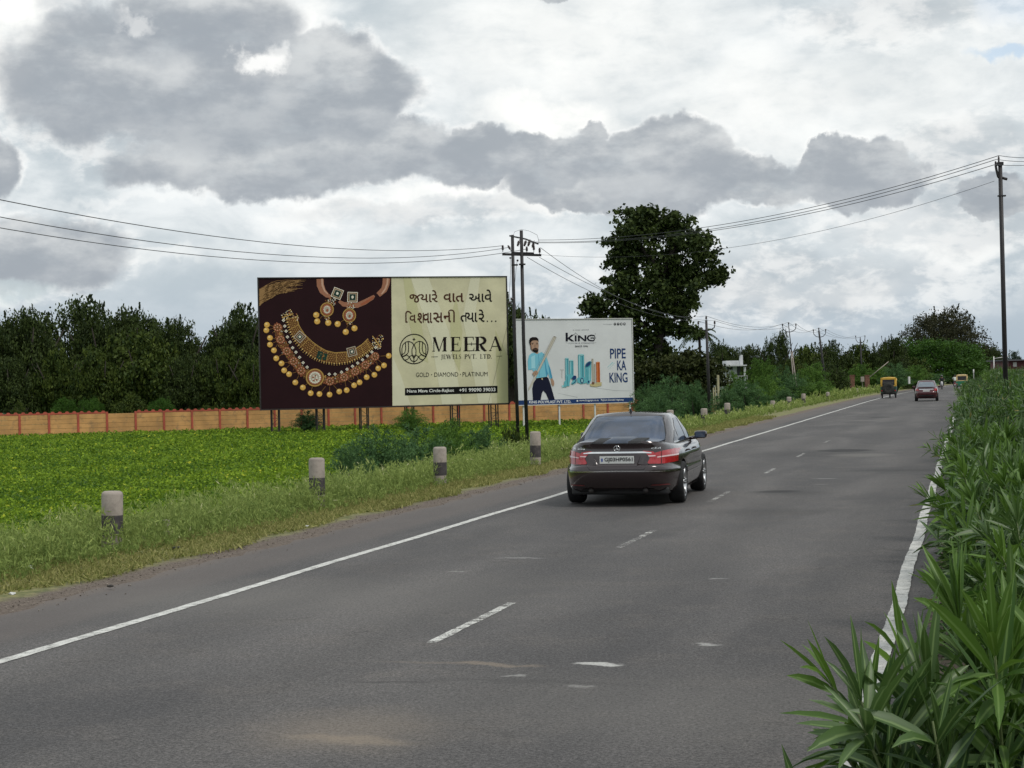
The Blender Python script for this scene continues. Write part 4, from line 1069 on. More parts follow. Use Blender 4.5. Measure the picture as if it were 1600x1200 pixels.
    for q in range(N + 1):
        bead_x, bead_y = oo[q]; A.ell('gold_light' if q % 2 else 'gold', bead_x, bead_y, .9, .9, 6, 8)
        A.ell('gold', bead_x + (oo[q][0] - ii[q][0]) * .12, bead_y + (oo[q][1] - ii[q][1]) * .12, .7, .7, 6, 7)
    for (x, y, a) in [(468, 527, .75), (548, 551, -.25)]:
        for h, kx, ly in ((7.2, 'stone_dim', 6), (5.9, 'gold_deep', 7), (4.2, 'stone_dim', 8), (3.2, 'enamel', 9), (1.6, 'stone', 10)):
            A.poly(kx, [(x + h * (c * math.cos(a) - d * math.sin(a)), y + h * (c * math.sin(a) + d * math.cos(a))) for c, d in ((-1, -1), (1, -1), (1, 1), (-1, 1))], ly)
    A.poly('enamel', [(496, 549), (504, 551), (500, 564), (493, 560)], 6); A.poly('enamel', [(505, 553), (511, 554), (508, 564), (503, 563)], 6); speck(502, 558, 6, 12, ('gold', 'emerald'), 7)
    # outer band of flowers, stones and hanging beads
    fl = [(434, 512), (438.5, 531), (448, 549), (458.5, 565), (470, 580), (491, 591), (514, 597), (536, 591), (553, 582), (569, 572), (584, 559)]
    A.line('gold_deep', [lerp(fl, q / 40) for q in range(41)], 12, 2); 
    for (x, y) in [lerp(fl, q / 130) for q in range(131)]: A.ell(J.choice(('gold_dark', 'gold', 'copper', 'stone_dim')), x + J.uniform(-6, 6), y + J.uniform(-6, 6), 1.1, 1.1, 4, 7)
    for (x, y) in [lerp(fl, q / 110) for q in range(111)]: speck(x + J.uniform(-2, 2), y + J.uniform(-2, 2), 7.5, 9, ('gold', 'gold_dark', 'copper', 'gold_deep', 'copper'), 3)
    for i, (x, y) in enumerate(fl):
        if i == 5: continue
        A.ell('gold_deep', x, y, 7, 7, 5, 16); A.arc('copper', x, y, 5.6, 0, 2 * PI, 1.5, 6, 14)
        for q in range(8): A.ell('copper_light', x + 4.6 * math.cos(q * PI / 4 + i), y + 4.6 * math.sin(q * PI / 4 + i), 1.5, 1.1, 7, 8, rot=q * PI / 4 + i)
        A.ell('gold_dark', x, y, 2.6, 2.6, 8, 10); A.ell('copper', x, y, 1.7, 1.7, 9, 8); gem(x - .5, y - .6, .6, 10)
    A.ell('gold_dark', 491, 591, 14.5, 14.5, 6, 26); A.arc('gold', 491, 591, 13, 0, 2 * PI, 1.4, 7, 26); A.ell('copper', 491, 591, 10.8, 11, 8, 22); A.ell('stone_dim', 491, 591, 9, 9.4, 9, 20)
    for q in range(16): gem(491 + 7.8 * math.cos(q * PI / 8), 591 + 8 * math.sin(q * PI / 8), 1.5, 10)
    for q in range(9): A.ell('copper' if q % 2 else 'stone', 491 + 3 * math.cos(q * .7), 592 + 4 * math.sin(q * .7), 1.4, 1.4, 11, 7)
    for (x, y) in [(443, 501), (445, 510), (447, 518), (449, 527), (453, 535), (457, 544), (462, 551), (467.5, 559), (473, 567.5), (479, 574.5), (513, 586), (522, 586), (532, 583), (540.5, 578.5), (549, 574), (557, 569), (564.5, 564), (572, 558), (579, 552), (585, 545)]:
        A.poly('stone', [(x, y - 2.7), (x + 2.7, y), (x, y + 2.7), (x - 2.7, y)], 8); A.ell('stone_dim', x, y, 1.1, 1.1, 9, 6)
    for (cx, cy, r) in [(447, 493, 7), (461, 497, 6), (452, 489, 5), (585, 536, 7), (592, 531, 6), (590, 543, 5)]:
        speck(cx, cy, r, 26, ('stone', 'gold', 'gold_light', 'copper'), 6)
    A.line('gold', [(441, 497), (458, 491)], 1.5, 8); A.line('gold', [(580, 527), (593, 545)], 1.5, 8)
    for x, y in [(418, 507.5), (417, 516), (422.5, 528), (422.5, 538.5), (428.5, 547.5), (432, 560), (440, 568), (444, 579), (451.5, 585), (461, 598), (472.5, 606), (484.5, 615), (498, 616.5), (513.5, 617.5), (528.5, 613), (540, 611), (551.5, 603.5), (560, 599), (571, 591), (583, 587.5), (589, 577.5), (598, 573), (605.5, 558)]:
        k = min(range(len(fl)), key=lambda q: (fl[q][0] - x) ** 2 + (fl[q][1] - y) ** 2); A.line('gold_dark', [(x, y), (x + (fl[k][0] - x) * .6, y + (fl[k][1] - y) * .6)], .8, 4); bead(x, y, 4.2)
    # cream half: lettering
    A.text('brown', 'જયારે', 638, 456.5, 682.5, 475.5, 3, .014); A.text('brown', 'વાત', 692, 461.5, 724, 475.5, 3, .014); A.text('ink', 'આવે', 732.5, 456.5, 769.5, 475.8, 3, .014)
    A.text('brown', ['િ', -.22, 'વ', -.035, 'ા', -.2][0:3] + [], 631.5, 488.3, 648.5, 507, 3, .014)
    A.text('brown', [('શ', .115), -.03, 'વ', 'ા'], 650.5, 491.5, 674, 508, 3, .014)
    A.text('brown', ['સ', 'ન', -.03], 675.5, 491.3, 704, 507, 3, .014)
    A.text('brown', ['ની'], 689.5, 487.6, 709.5, 507, 3, .014) if False else None
    A.line('brown', [(699.5, 492.5), (700.5, 489), (704, 487.8), (707.5, 489), (708.6, 492), (708.6, 507)], [1.2, 1.6, 1.9, 1.9, 2.3, 2.3], 3)
    A.text('ink', [('ત', .115), 'ય', 'ા'], 719, 492, 746, 507, 3, .014); A.text('ink', 'રે', 748, 487.5, 757.5, 507, 3, .014)
    for x in (762, 769, 775.5): A.ell('ink', x, 506, 1.15, 1.15, 3, 10)
    # round emblem
    ex, ey = 645.2, 548; ar = lambda *a, **k: A.arc('ink', *a, **k)
    ar(ex, ey, 22.2, 0, 2 * PI, 1.5, 3, 48, ry=23)
    A.line('ink', [(ex, 571), (ex, 557)], 1.1, 3)
    for sg in (-1, 1):
        f = lambda pts, w=1.25: A.line('ink', [(ex + sg * a, ey + c) for a, c in pts], w, 3)
        f([(-18.5, 12), (-19, 0), (-17.5, -7), (-13, -11), (-8, -12), (-3, -10), (1, -5), (3.2, 1), (3, 8), (0, 15)])
        f([(9, -11.5), (8.4, -2), (9, 5), (12, 9.5), (17.5, 12)]); f([(13.5, -10.5), (13, 0), (14.5, 6), (19.5, 9)])
        f([(0, 14.5), (3.5, 9.5), (7, 12), (10, 16), (16, 17.5)]); f([(-18.5, 12), (-12, 8.5), (-7.5, 12), (-4, 18), (0, 20)])
    A.poly('ink', [(ex, 530), (ex + .8, 532.2), (ex + 2.8, 533), (ex + .8, 533.8), (ex, 536), (ex - .8, 533.8), (ex - 2.8, 533), (ex - .8, 532.2)], 3)
    for ch, x0, x1 in [('M', 675, 696.5), ('E', 703, 719), ('E', 723.5, 741), ('R', 741.5, 760), ('A', 765.5, 785.5)]: serif(A, 'ink', ch, x0, 530, x1, 552.3, 3)
    A.rect('ink', 730, 540.6, 746, 541.8, 3)
    x = 687.5
    for ch in 'JEWELS PVT. LTD.':
        wd = {'W': 9.2, ' ': 4.2, '.': 2.4, 'E': 4.6, 'L': 4.6, 'J': 4, 'S': 4.4, 'P': 5, 'V': 6.2, 'T': 5.6, 'D': 6.2}[ch]
        if ch != ' ': serif(A, 'ink', ch, x, 557.3, x + wd - .5, 564.2, 3)
        x += wd * 1.07
    A.rect('ink', 673, 560.2, 683, 560.9, 3); A.rect('ink', 777, 560.4, 786, 561, 3)
    A.text('ink', 'GOLD', 648.5, 585, 669, 591.8, 3, -.004); A.text('ink', 'DIAMOND', 677.5, 585, 715.5, 591.8, 3, -.004); A.text('ink', 'PLATINUM', 722.5, 585, 762.5, 591.8, 3, -.004)
    A.ell('ink', 673.2, 588.4, .8, .8, 3, 8); A.ell('ink', 719, 588.4, .8, .8, 3, 8)
    A.poly('black', [(631, 609), (778.6, 607), (778.8, 618), (631, 620.6)], 2)
    A.text('white', 'Nana Mava Circle-Rajkot', 634.3, 611.2, 708.8, 617.6, 3, .02, slope=-.5); A.text('white', '+91 99090 39033', 717, 610.4, 775.3, 616, 3, .022, slope=-.5)
    A.line('seam', [(796, 505), (786, 545), (764, 634)], .35, 4)
    cols = dict(maroon=(.020, .006, .008), cream=(.62, .575, .385), fold=(.69, .655, .48), fold_olive=(.55, .52, .30), wheat=(.33, .19, .08), wheat_dark=(.16, .085, .035), ribbon=(.34, .15, .09), ribbon_light=(.55, .33, .23), copper=(.33, .10, .05),
                copper_light=(.48, .24, .14), gold=(.50, .30, .09), gold_dark=(.20, .10, .03), gold_deep=(.12, .05, .02), gold_bead=(.66, .38, .09), gold_light=(.85, .62, .26), stone=(.72, .66, .55), stone_dim=(.42, .36, .28), enamel=(.015, .04, .03), emerald=(.02, .12, .07),
                brown=(.075, .028, .016), ink=(.014, .009, .009), black=(.006, .006, .006), white=(.75, .74, .70), seam=(.2, .18, .12))
    A.build({k: flat('print_' + k, c, .6, .10 if k in ('maroon', 'cream') else .05) for k, c in cols.items()}, root,
            {'maroon': 'picture_panel', 'cream': 'text_panel', 'fold': 'text_panel_print', 'fold_olive': 'text_panel_print', 'brown': 'lettering', 'ink': 'lettering', 'white': 'lettering', 'black': 'contact_strip', 'wheat': 'wheat_picture', 'wheat_dark': 'wheat_picture',
             'ribbon': 'ribbon_picture', 'ribbon_light': 'ribbon_picture', 'seam': 'seam'} | {k: 'jewellery_picture' for k in ('copper', 'copper_light', 'gold', 'gold_dark', 'gold_deep', 'gold_bead', 'gold_light', 'stone', 'stone_dim', 'enamel', 'emerald')})
    m = MB(); e = .06
    for (a, c) in [((b.w / 2, -.02, b.h + e / 2 + .003), (b.w + .14, .2, e)), ((b.w / 2, -.02, -e / 2 - .003), (b.w + .14, .24, e)), ((-e / 2 - .003, -.02, b.h / 2), (e, .2, b.h)), ((b.w + e / 2 + .003, -.02, b.h / 2), (e, .2, b.h))]: m.box(a, c)
    m.build('frame', M_steel, root)
    m = MB()
    for i in range(13):
        x = .4 + i * (b.w - .8) / 12; m.tube([(x, .12, .05), (x, .12, b.h - .05)], .035, 5); m.tube([(x, .9, .05), (x, .12, b.h - .4)], .03, 5)
    for z in (.1, 2.3, 4.6, 6.9, b.h - .1): m.tube([(0.02, .14, z), (b.w - .02, .14, z)], .035, 5)
    m.build('back_truss', M_steel, root)
    drop = b.o.z - FIELD_Z + .2
    for px in (431.5, 500.5, 568.5, 640, 712.5, 774.5):
        x = b.uv(px, 640)[0]; m = MB()
        for sx in (-.26, .26):
            for yy in (.1, .8): m.tube([(x + sx, yy, -drop), (x + sx, yy, -.06)], .05, 5)
        z = -drop + .2; k = 0
        while z < -.3:
            m.tube([(x - .26, .1, z), (x + .26, .1, z)], .022, 4); m.tube([(x - .26 * (-1) ** k, .1, z), (x + .26 * (-1) ** k, .1, min(z + .42, -.08))], .018, 4); z += .42; k += 1
        m.build('support_column', M_steel, root)
jewel_board()

def pipe_board():
    quad = [(805.5, 499.5), (989.3, 500.2), (987.8, 630.2), (807.8, 633)]
    BLp = PX(806.5, 633, 123.4); BRp = PX(988.5, 630.2, 126.7); H = (633 - 499.5) * 123.4 / F
    b = Board(BLp, BRp, BLp.z, H, quad)
    root = empty('billboard', b.o, b.rz, 'smaller white pipe billboard with a man in a sky blue shirt holding pipes', 'billboard', 'roadside billboards')
    m = MB(); m.box((b.w / 2, 0, b.h / 2), (b.w, .10, b.h), bev=.01); m.build('board', M_steel, root)
    c = lambda x, y: (780 + x / 6.665, 480 + y / 6.665)           # coordinates read in an enlargement
    A = Art(b)
    def poly(k, pts, lay): A.poly(k, [c(*p) for p in pts], lay)
    def line(k, pts, w, lay): A.line(k, [c(*p) for p in pts], [x / 6.665 for x in w] if isinstance(w, (list, tuple)) else w / 6.665, lay)
    def ell(k, x, y, rx, ry, lay, n=16, rot=0): A.ell(k, *c(x, y), rx / 6.665, ry / 6.665, lay, n, rot=rot)
    def text(k, t, x0, y0, x1, y1, lay, bold=0): A.text(k, t, *c(x0, y0), *c(x1, y1), lay, bold)
    poly('ground', [(172, 134), (1393, 137), (1384, 1000), (187, 1018)], 0)
    poly('navy', [(187, 972), (1384, 953), (1384, 1000), (187, 1018)], 1)
    text('white', 'KING POLYPLAST PVT. LTD.', 308, 976, 735, 1004, 2, .02); text('white', 'www.kingpipe.co.in', 820, 968, 1020, 992, 2, .01); text('white', 'Rajkot-Gondal Highway', 1045, 966, 1285, 990, 2, .01); ell('white', 800, 982, 9, 9, 2, 10)
    # the man: trousers, shirt, arms, head
    poly('trouser', [(385, 742), (490, 728), (505, 742), (525, 800), (540, 860), (556, 920), (568, 966), (505, 968), (480, 905), (452, 872), (438, 900), (424, 969), (346, 970), (340, 850), (352, 790)], 3)
    poly('shirt', [(335, 480), (380, 478), (400, 485), (440, 470), (462, 492), (470, 560), (478, 640), (488, 735), (440, 745), (378, 742), (368, 690), (340, 650), (300, 655), (296, 560), (310, 505)], 4)
    poly('shirt', [(452, 480), (482, 500), (500, 560), (528, 650), (547, 742), (520, 750), (505, 700), (478, 660), (466, 560)], 4)
    poly('shirt_dark', [(466, 500), (474, 560), (486, 640), (500, 700), (489, 735), (480, 700), (470, 600)], 5); poly('shirt_dark', [(505, 600), (528, 650), (547, 742), (532, 747), (516, 690)], 5); poly('shirt_light', [(330, 520), (370, 500), (372, 640), (332, 640)], 5)
    line('shirt_dark', [(404, 490), (410, 560), (414, 640), (412, 735)], [3, 3, 3, 3], 5)
    poly('skin', [(527, 750), (547, 746), (562, 775), (565, 805), (556, 830), (544, 822), (538, 808), (534, 790)], 4); poly('skin', [(340, 690), (372, 660), (392, 668), (400, 692), (380, 712), (356, 720)], 8)
    poly('belt', [(384, 742), (490, 728), (493, 738), (386, 752)], 5); poly('buckle', [(432, 742), (446, 740), (448, 760), (436, 758)], 6)
    poly('skin', [(366, 440), (402, 452), (406, 482), (392, 490), (372, 480)], 5)
    poly('skin', [(322, 350), (336, 338), (380, 340), (404, 352), (408, 400), (404, 440), (392, 468), (378, 472), (356, 462), (336, 440), (324, 400)], 6)
    poly('hair', [(310, 352), (318, 325), (345, 313), (385, 315), (405, 332), (409, 368), (400, 352), (370, 346), (340, 352), (327, 372), (322, 398), (312, 375)], 7)
    poly('hair', [(334, 436), (350, 446), (352, 432), (374, 426), (396, 432), (398, 446), (408, 434), (400, 466), (388, 478), (372, 474), (352, 464)], 7); line('skin_dark', [(360, 446), (378, 444), (390, 446)], [4, 5, 4], 8)
    line('hair', [(334, 378), (356, 376)], 5, 8); line('hair', [(380, 376), (400, 378)], 5, 8); ell('hair', 346, 388, 5, 3, 8, 8); ell('hair', 391, 388, 5, 3, 8, 8); line('skin_dark', [(372, 388), (368, 416), (378, 420)], [3, 4, 3], 8); line('skin_dark', [(326, 370), (330, 430), (345, 455)], [8, 10, 6], 7)
    # pipes held across the body
    poly('pipe_cream', [(560, 308), (592, 318), (330, 830), (302, 870), (304, 838), (380, 690)], 7); line('pipe_edge', [(576, 314), (350, 735)], 3, 8); line('pipe_edge', [(590, 320), (372, 742)], 2.5, 8); line('pipe_edge', [(562, 310), (340, 715)], 2, 8); ell('pipe_edge', 576, 313, 15, 5, 8, 12, .3)
    # product group
    def pipe(x0, x1, y0, y1, k='aqua', lay=3):
        poly(k, [(x0, y0), (x1, y0), (x1, y1), (x0, y1)], lay); w = x1 - x0; poly(k + '_dark', [(x1 - w * .35, y0), (x1 - w * .2, y0), (x1 - w * .2, y1), (x1 - w * .35, y1)], lay + 1)
        poly(k + '_light', [(x0 + w * .12, y0), (x0 + w * .3, y0), (x0 + w * .3, y1), (x0 + w * .12, y1)], lay + 1); ell(k + '_light', (x0 + x1) / 2, y0, w / 2, w * .16, lay + 2, 14); line(k + '_dark', [(x0, y0 + 8), (x1, y0 + 8)], 2, lay + 2); line(k + '_dark', [(x0, y0), (x0, y1)], 2.2, lay + 2)
    pipe(680, 717, 538, 760); pipe(724, 766, 562, 740); pipe(816, 878, 504, 780); poly('aqua', [(884, 630), (952, 575), (945, 780), (884, 780)], 3); ell('aqua_dark', 919, 603, 42, 22, 5, 18, -.75); ell('navy', 919, 603, 33, 15, 6, 18, -.75); line('aqua_dark', [(905, 650), (905, 780)], 4, 5); line('aqua_light', [(930, 640), (928, 780)], 8, 5)
    pipe(958, 974, 545, 800, 'pipe'); pipe(982, 992, 600, 800, 'pipe'); pipe(1002, 1041, 583, 800, 'orange')
    poly('aqua', [(680, 715), (735, 700), (790, 735), (795, 790), (760, 812), (735, 806), (760, 760), (735, 745), (722, 790), (722, 826), (682, 828)], 6); ell('navy', 770, 742, 20, 26, 8, 14, .7); line('navy', [(792, 760), (775, 790), (745, 806)], [6, 8, 5], 8); line('aqua_dark', [(700, 725), (700, 826)], 5, 8)
    poly('aqua', [(800, 745), (848, 735), (895, 742), (905, 775), (890, 800), (840, 806), (802, 790)], 6); ell('navy', 850, 772, 17, 30, 8, 16); ell('aqua_light', 850, 772, 9, 20, 9, 12); ell('aqua', 915, 785, 20, 22, 7, 14); ell('navy', 918, 785, 9, 13, 8, 12)
    poly('aqua', [(668, 775), (690, 770), (700, 825), (660, 838)], 8); poly('aqua_light', [(640, 820), (690, 812), (690, 840), (645, 842)], 5); poly('cream2', [(930, 806), (1050, 798), (1056, 826), (1000, 838), (940, 832)], 6); ell('skin_dark', 964, 800, 14, 14, 8, 12); poly('cream2', [(1000, 790), (1056, 792), (1052, 812), (1004, 810)], 7)
    line('pipe_edge', [(645, 660), (645, 745)], 3, 3); line('pipe_edge', [(625, 658), (666, 658)], 3, 3); line('fold', [(1000, 850), (1200, 880), (1370, 885)], [2, 4, 2], 1); line('fold', [(600, 900), (800, 945)], [2, 5], 1); line('aqua_light', [(1120, 640), (1180, 585)], [3, 10], 1); line('aqua_light', [(1130, 660), (1200, 590)], [2, 5], 1)
    text('navy', 'PIPE', 1153, 442, 1318, 545, 3, .012); text('navy', 'KA', 1224, 567, 1320, 668, 3, .012); text('navy', 'KING', 1140, 692, 1330, 796, 3, .012)
    # logo
    k = 'black'
    poly(k, [(690, 272), (712, 272), (712, 362), (690, 362)], 3); poly(k, [(712, 325), (752, 292), (778, 292), (735, 328), (780, 362), (752, 362), (712, 336)], 3); poly(k, [(786, 300), (803, 300), (803, 362), (786, 362)], 3)
    for dx_, dy_ in [(779, 291), (787, 284), (795, 275), (803, 284), (811, 291)]: ell(k, dx_, dy_, 3.4, 3.4, 3, 8)
    poly(k, [(818, 362), (818, 300), (836, 300), (888, 345), (888, 300), (906, 300), (906, 362), (886, 362), (836, 320), (836, 362)], 3)
    line(k, [(998, 314), (985, 303), (955, 301), (930, 309), (918, 330), (930, 350), (955, 357), (985, 357), (991, 340)], [10, 13, 14, 16, 19, 16, 14, 13, 14], 3); line(k, [(950, 329), (1004, 329)], 11, 3)
    text('grey', 'a step ahead', 768, 236, 932, 252, 3); text('grey', 'POWER & STRENGTH', 720, 374, 985, 388, 3); text(k, 'SINCE 1996', 786, 406, 920, 424, 3, .012); line('grey', [(690, 372), (716, 380)], 2, 3); line('grey', [(990, 380), (1012, 372)], 2, 3); text('grey', 'R', 1000, 282, 1010, 292, 3)
    text('grey', 'www.kingpipe', 1085, 182, 1182, 194, 3)
    for x, t in zip((1213, 1248, 1281, 1315), 'fgin'): ell(k, x, 187, 13, 14, 3, 14); text('white', t, x - 5, 179, x + 5, 195, 4, .02)
    cols = dict(ground=(.63, .635, .635), fold=(.40, .41, .42), navy=(.018, .045, .14), white=(.74, .74, .74), trouser=(.010, .012, .03), shirt=(.19, .50, .62), shirt_dark=(.07, .30, .46), shirt_light=(.33, .62, .70), skin=(.40, .25, .17), skin_dark=(.18, .09, .055), hair=(.012, .009, .008), belt=(.02, .012, .01), buckle=(.5, .4, .25),
                pipe_cream=(.52, .48, .40), pipe_edge=(.27, .25, .21), aqua=(.13, .42, .47), aqua_dark=(.05, .24, .30), aqua_light=(.32, .58, .60), pipe=(.45, .42, .33), pipe_dark=(.27, .25, .19), pipe_light=(.56, .53, .44), orange=(.52, .13, .035), orange_dark=(.34, .07, .02), orange_light=(.60, .24, .10), cream2=(.50, .42, .22), black=(.010, .010, .018), grey=(.28, .28, .30))
    names = {k: 'product_picture' for k in cols}; names.update({'ground': 'picture_panel', 'navy': 'blue_print', 'white': 'lettering', 'black': 'logo', 'grey': 'lettering', 'trouser': 'man_picture_trousers', 'shirt': 'man_picture_shirt', 'skin': 'man_picture_skin', 'hair': 'man_picture_hair', 'pipe_cream': 'pipes_picture'})
    A.build({k: flat('print2_' + k, v, .6, .05) for k, v in cols.items()}, root, names)
    m = MB(); e = .05
    for (a, d) in [((b.w / 2, -.02, b.h + e / 2 + .003), (b.w + .12, .2, e)), ((b.w / 2, -.02, -e / 2 - .003), (b.w + .12, .22, e)), ((-e / 2 - .003, -.02, b.h / 2), (e, .2, b.h)), ((b.w + e / 2 + .003, -.02, b.h / 2), (e, .2, b.h))]: m.box(a, d)
    m.build('frame', M_white, root)
    m = MB()
    for i in range(7): x = .3 + i * (b.w - .6) / 6; m.tube([(x, .12, .05), (x, .12, b.h - .05)], .03, 5)
    m.build('back_truss', M_steel, root)
    drop = b.o.z - FIELD_Z + .2
    for px in (818.2, 872.7, 927.8, 983):
        x = b.uv(px, 632)[0]; m = MB(); m.box((x, .02, -(drop + .06) / 2), (.11, .1, drop - .06), bev=.008); m.build('support_post', M_white, root)
pipe_board()

# ---- power poles and wires
def insul(m, p, h=.28, r=.07, d=(0, 0, 1)):
    p = Vector(p); d = Vector(d).normalized()
    m.tube([p, p + d * h * .35], .015, 5)
    pts = []; rr = []
    for i in range(7): pts.append(p + d * h * (.3 + .7 * i / 6)); rr.append(r * (1.0 if i % 2 == 0 else .62) * (1 if i < 5 else .75))
    m.tube(pts, rr, 8)
def local(o, p): return Vector(p) - Vector(o)
def wire(name, a, b_, sag, lab, r=.011, grp=None, n=26):
    a, b_ = Vector(a), Vector(b_); m = MB()
    m.tube([tuple(a.lerp(b_, i / n) - Vector((0, 0, sag * 4 * (i / n) * (1 - i / n)))) for i in range(n + 1)], r, 4)
    o = m.build(name, M_wire); tag(o, lab, 'wire', grp); return o
def twin_pole():
    Ya, Yb = 70.5, 68.0
    pa = PX(808, 600, Ya); pb = PX(822, 600, Yb)
    O = Vector((pb.x, pb.y, gz(pb.x, pb.y)))
    root = empty('twin_power_pole', O, 0, 'pair of black steel power poles joined by cross arms beside the jewellery billboard', 'power pole', 'power poles')
    q = lambda px, py, Y=Yb: PX(px, py, Y) - O
    za = gz(pa.x, pa.y) - O.z
    m = MB(); a = q(805.5, 367, Ya); g0 = q(808.6, 600, Ya); m.tube([(g0.x, g0.y, za - .1), (a.x, a.y, a.z * .55), (a.x, a.y, a.z)], [.075, .07, .065], 10); m.build('pole', M_pole, root, True)
    m = MB(); b = q(819.5, 360); m.tube([(0.02, 0, -.1), (b.x, 0, b.z * .55), (b.x, 0, b.z)], [.075, .07, .065], 10); m.build('pole', M_pole, root, True)
    m = MB(); m.box(((q(789, 396) + q(850, 400)) / 2), ((q(850, 400) - q(789, 396)).length, .08, .09), ry=.045); m.box((q(804, 394) + q(838, 397.5)) / 2 + Vector((0, .2, 0)), (.9, .07, .12), ry=.045); m.build('cross_arm', M_pole, root)
    m = MB(); m.tube([q(801.5, 368.5, 69.5), q(826, 373.5, 68), q(845, 381, 66)], .035, 6); m.build('cross_arm', M_pole, root)
    for (px, py) in [(790, 391), (827.5, 393), (838.5, 391), (847.5, 395)]:
        m = MB(); insul(m, q(px, py + 2.5), .26, .055); m.build('insulator', M_ins, root, True)
    m = MB(); insul(m, q(803, 392), .25, .05, (-.45, 0, .8)); m.build('insulator', M_ins, root, True)
    for (px, py) in [(814.5, 377), (825, 377), (831, 377), (837.5, 379)]:
        m = MB(); insul(m, q(px + 2, py - 3, 67), .28, .06, (-.25, -.2, -.8)); m.build('insulator', M_ins, root, True)
    m = MB()
    for (x, y) in [(808, 414), (819.8, 413)]: m.box(q(x, y), (.26, .26, .05))
    m.build('clamp', M_pole, root)
    m = MB(); m.tube([q(807, 368), q(809, 362), q(820, 358.5), q(832, 361), q(844, 367), q(846, 374), q(847, 380)], .008, 4); m.tube([q(801.5, 402), q(801.3, 425), q(799, 460), q(797.5, 490)], .01, 4); m.tube([q(812.5, 406), q(810.5, 417), q(808, 440), q(803, 465), q(800, 480)], .01, 4); m.build('jumper_wire', M_wire, root)
    m = MB(); m.ball(q(812.7, 407), .045, 8); m.ball(q(801.4, 403), .04, 8); m.ball(q(803, 467), .06, 8); m.ball(q(799, 473), .06, 8); m.build('guy_insulator', M_ins, root)
    return O
twin_pole()
def vpole(px, top, ptop_off, bot, Y, lab, pale=False, z=-1.0, thick=.07, wi=14.0):
    """single pole with a forked arm and three insulators"""
    tp = PX(px, top, Y); bx = PX(bot, 590, Y).x; O = Vector((bx, Y, z)); root = empty('forked_power_pole', O, 0, lab, 'power pole', 'power poles')
    sc = Y / F; H = tp.z - z; dx_ = tp.x - bx
    m = MB()
    if pale:      # lattice-like concrete lower part
        for sg in (-1, 1): m.tube([(sg * .16, 0, -.2), (dx_ * .7 + sg * .05, 0, H * .7)], [.06, .04], 6)
        k = 9
        for i in range(k): f = i / k * .68; m.tube([(dx_ * f - .15 + .1 * f, 0, H * f), (dx_ * f + .15 - .1 * f, 0, H * (f + .02))], .025, 4)
        m.build('pole', M_conc, root, True); m = MB(); m.tube([(dx_ * .68, 0, H * .68), (dx_, 0, H)], [thick * .7, thick * .5], 8); m.build('pole_top', M_pole, root, True)
    else: m.tube([(0, 0, -.2), (dx_ * .55, 0, H * .55), (dx_, 0, H)], [thick, thick * .85, thick * .65], 8); m.build('pole', M_pole, root, True)
    zt = H - ptop_off * sc; xm = dx_ * zt / H; m = MB()
    for sg in (-1, 1): m.tube([(xm, 0, zt), (xm + sg * wi * .45 * sc, 0, zt + .08), (xm + sg * wi * .75 * sc, 0, zt + 5 * sc), (xm + sg * wi * .8 * sc, 0, zt + 9 * sc)], .035, 5)
    m.build('forked_arm', M_pole, root, True)
    pts = []
    for sg, ex in ((-1, 6), (1, 11), (0, 0)):
        m = MB()
        p = (xm + sg * wi * .8 * sc, 0, zt + 8 * sc) if sg else (dx_, 0, H - .05)
        insul(m, p, .3, .07); m.build('insulator', M_ins, root, True); pts.append(O + Vector(p) + Vector((0, 0, .3)))
    return pts
pA = vpole(1105.5, 500, 17, 1108, 105, 'black forked power pole in front of the palm tree', thick=.11, wi=16)
pB = vpole(1234, 508, 11, 1246, 150, 'leaning pale lattice power pole with forked top above the bushes', True, wi=13)
pC = vpole(1281, 516, 11, 1293, 172, 'dark leaning forked power pole left of the brick gate pillars', thick=.13, wi=12)
pD = vpole(1345.5, 530, 6, 1348, 210, 'thin dark power pole rising behind the brick gate pillars', thick=.12, wi=9)
pE = vpole(1384.5, 530, 6, 1385, 235, 'farthest thin dark power pole above the near auto rickshaw', thick=.12, wi=7)
def single_pole():
    Y = 50.0; O = PX(1571.5, 590, Y); O.z = 0; root = empty('tall_power_pole', O, 0, 'tall single black steel power pole near the right edge of the photo', 'power pole', 'power poles')
    q = lambda px, py: PX(px, py, Y) - O
    m = MB(); t = q(1569.5, 255); m.tube([(0, 0, -.1), (t.x * .5, 0, t.z * .5), t], [.076, .066, .058], 12); m.build('pole', M_pole, root, True)
    m = MB(); m.box(q(1569.5, 256), (.16, .16, .1)); m.box(q(1571, 306), (.22, .12, .04)); m.build('clamp', M_pole, root)
    m = MB(); m.tube([q(1569, 279), q(1566, 276), q(1563.5, 265), q(1562.5, 258)], .035, 6); m.tube([q(1569, 277), q(1576, 279), q(1580, 280)], .04, 6); m.build('bracket', M_pole, root, True)
    m = MB(); insul(m, q(1567.5, 256), .22, .035); m.build('insulator', M_ins, root, True); m = MB(); insul(m, q(1562.5, 260), .15, .035); m.build('insulator', M_ins, root, True)
single_pole()
GW = 'overhead wires'
TL = [PX(789, 384, 68), PX(803, 386, 68.5), PX(828, 389, 68)]
for (pt, py0, Y0, sg, lab) in [(TL[0], 289, 36, .75, 'uppermost of the three wires running to the left edge of the sky'), (TL[1], 312.5, 38, .9, 'middle of the three wires running to the left edge of the sky'), (TL[2], 329.5, 40, .95, 'lowest of the three wires running to the left edge of the sky')]:
    e = PX(-20, py0, Y0); a = Vector(pt); d = (e - a); wire('power_wire', a, a + d * 1.15 + Vector((0, 0, .12)), sg, lab, .012, GW)
R0 = [PX(1568, 243, 50), PX(1564, 249, 50), PX(1562, 257, 50)]; R1 = [PX(846, 375, 66), PX(836, 378, 67), PX(824, 379, 67)]
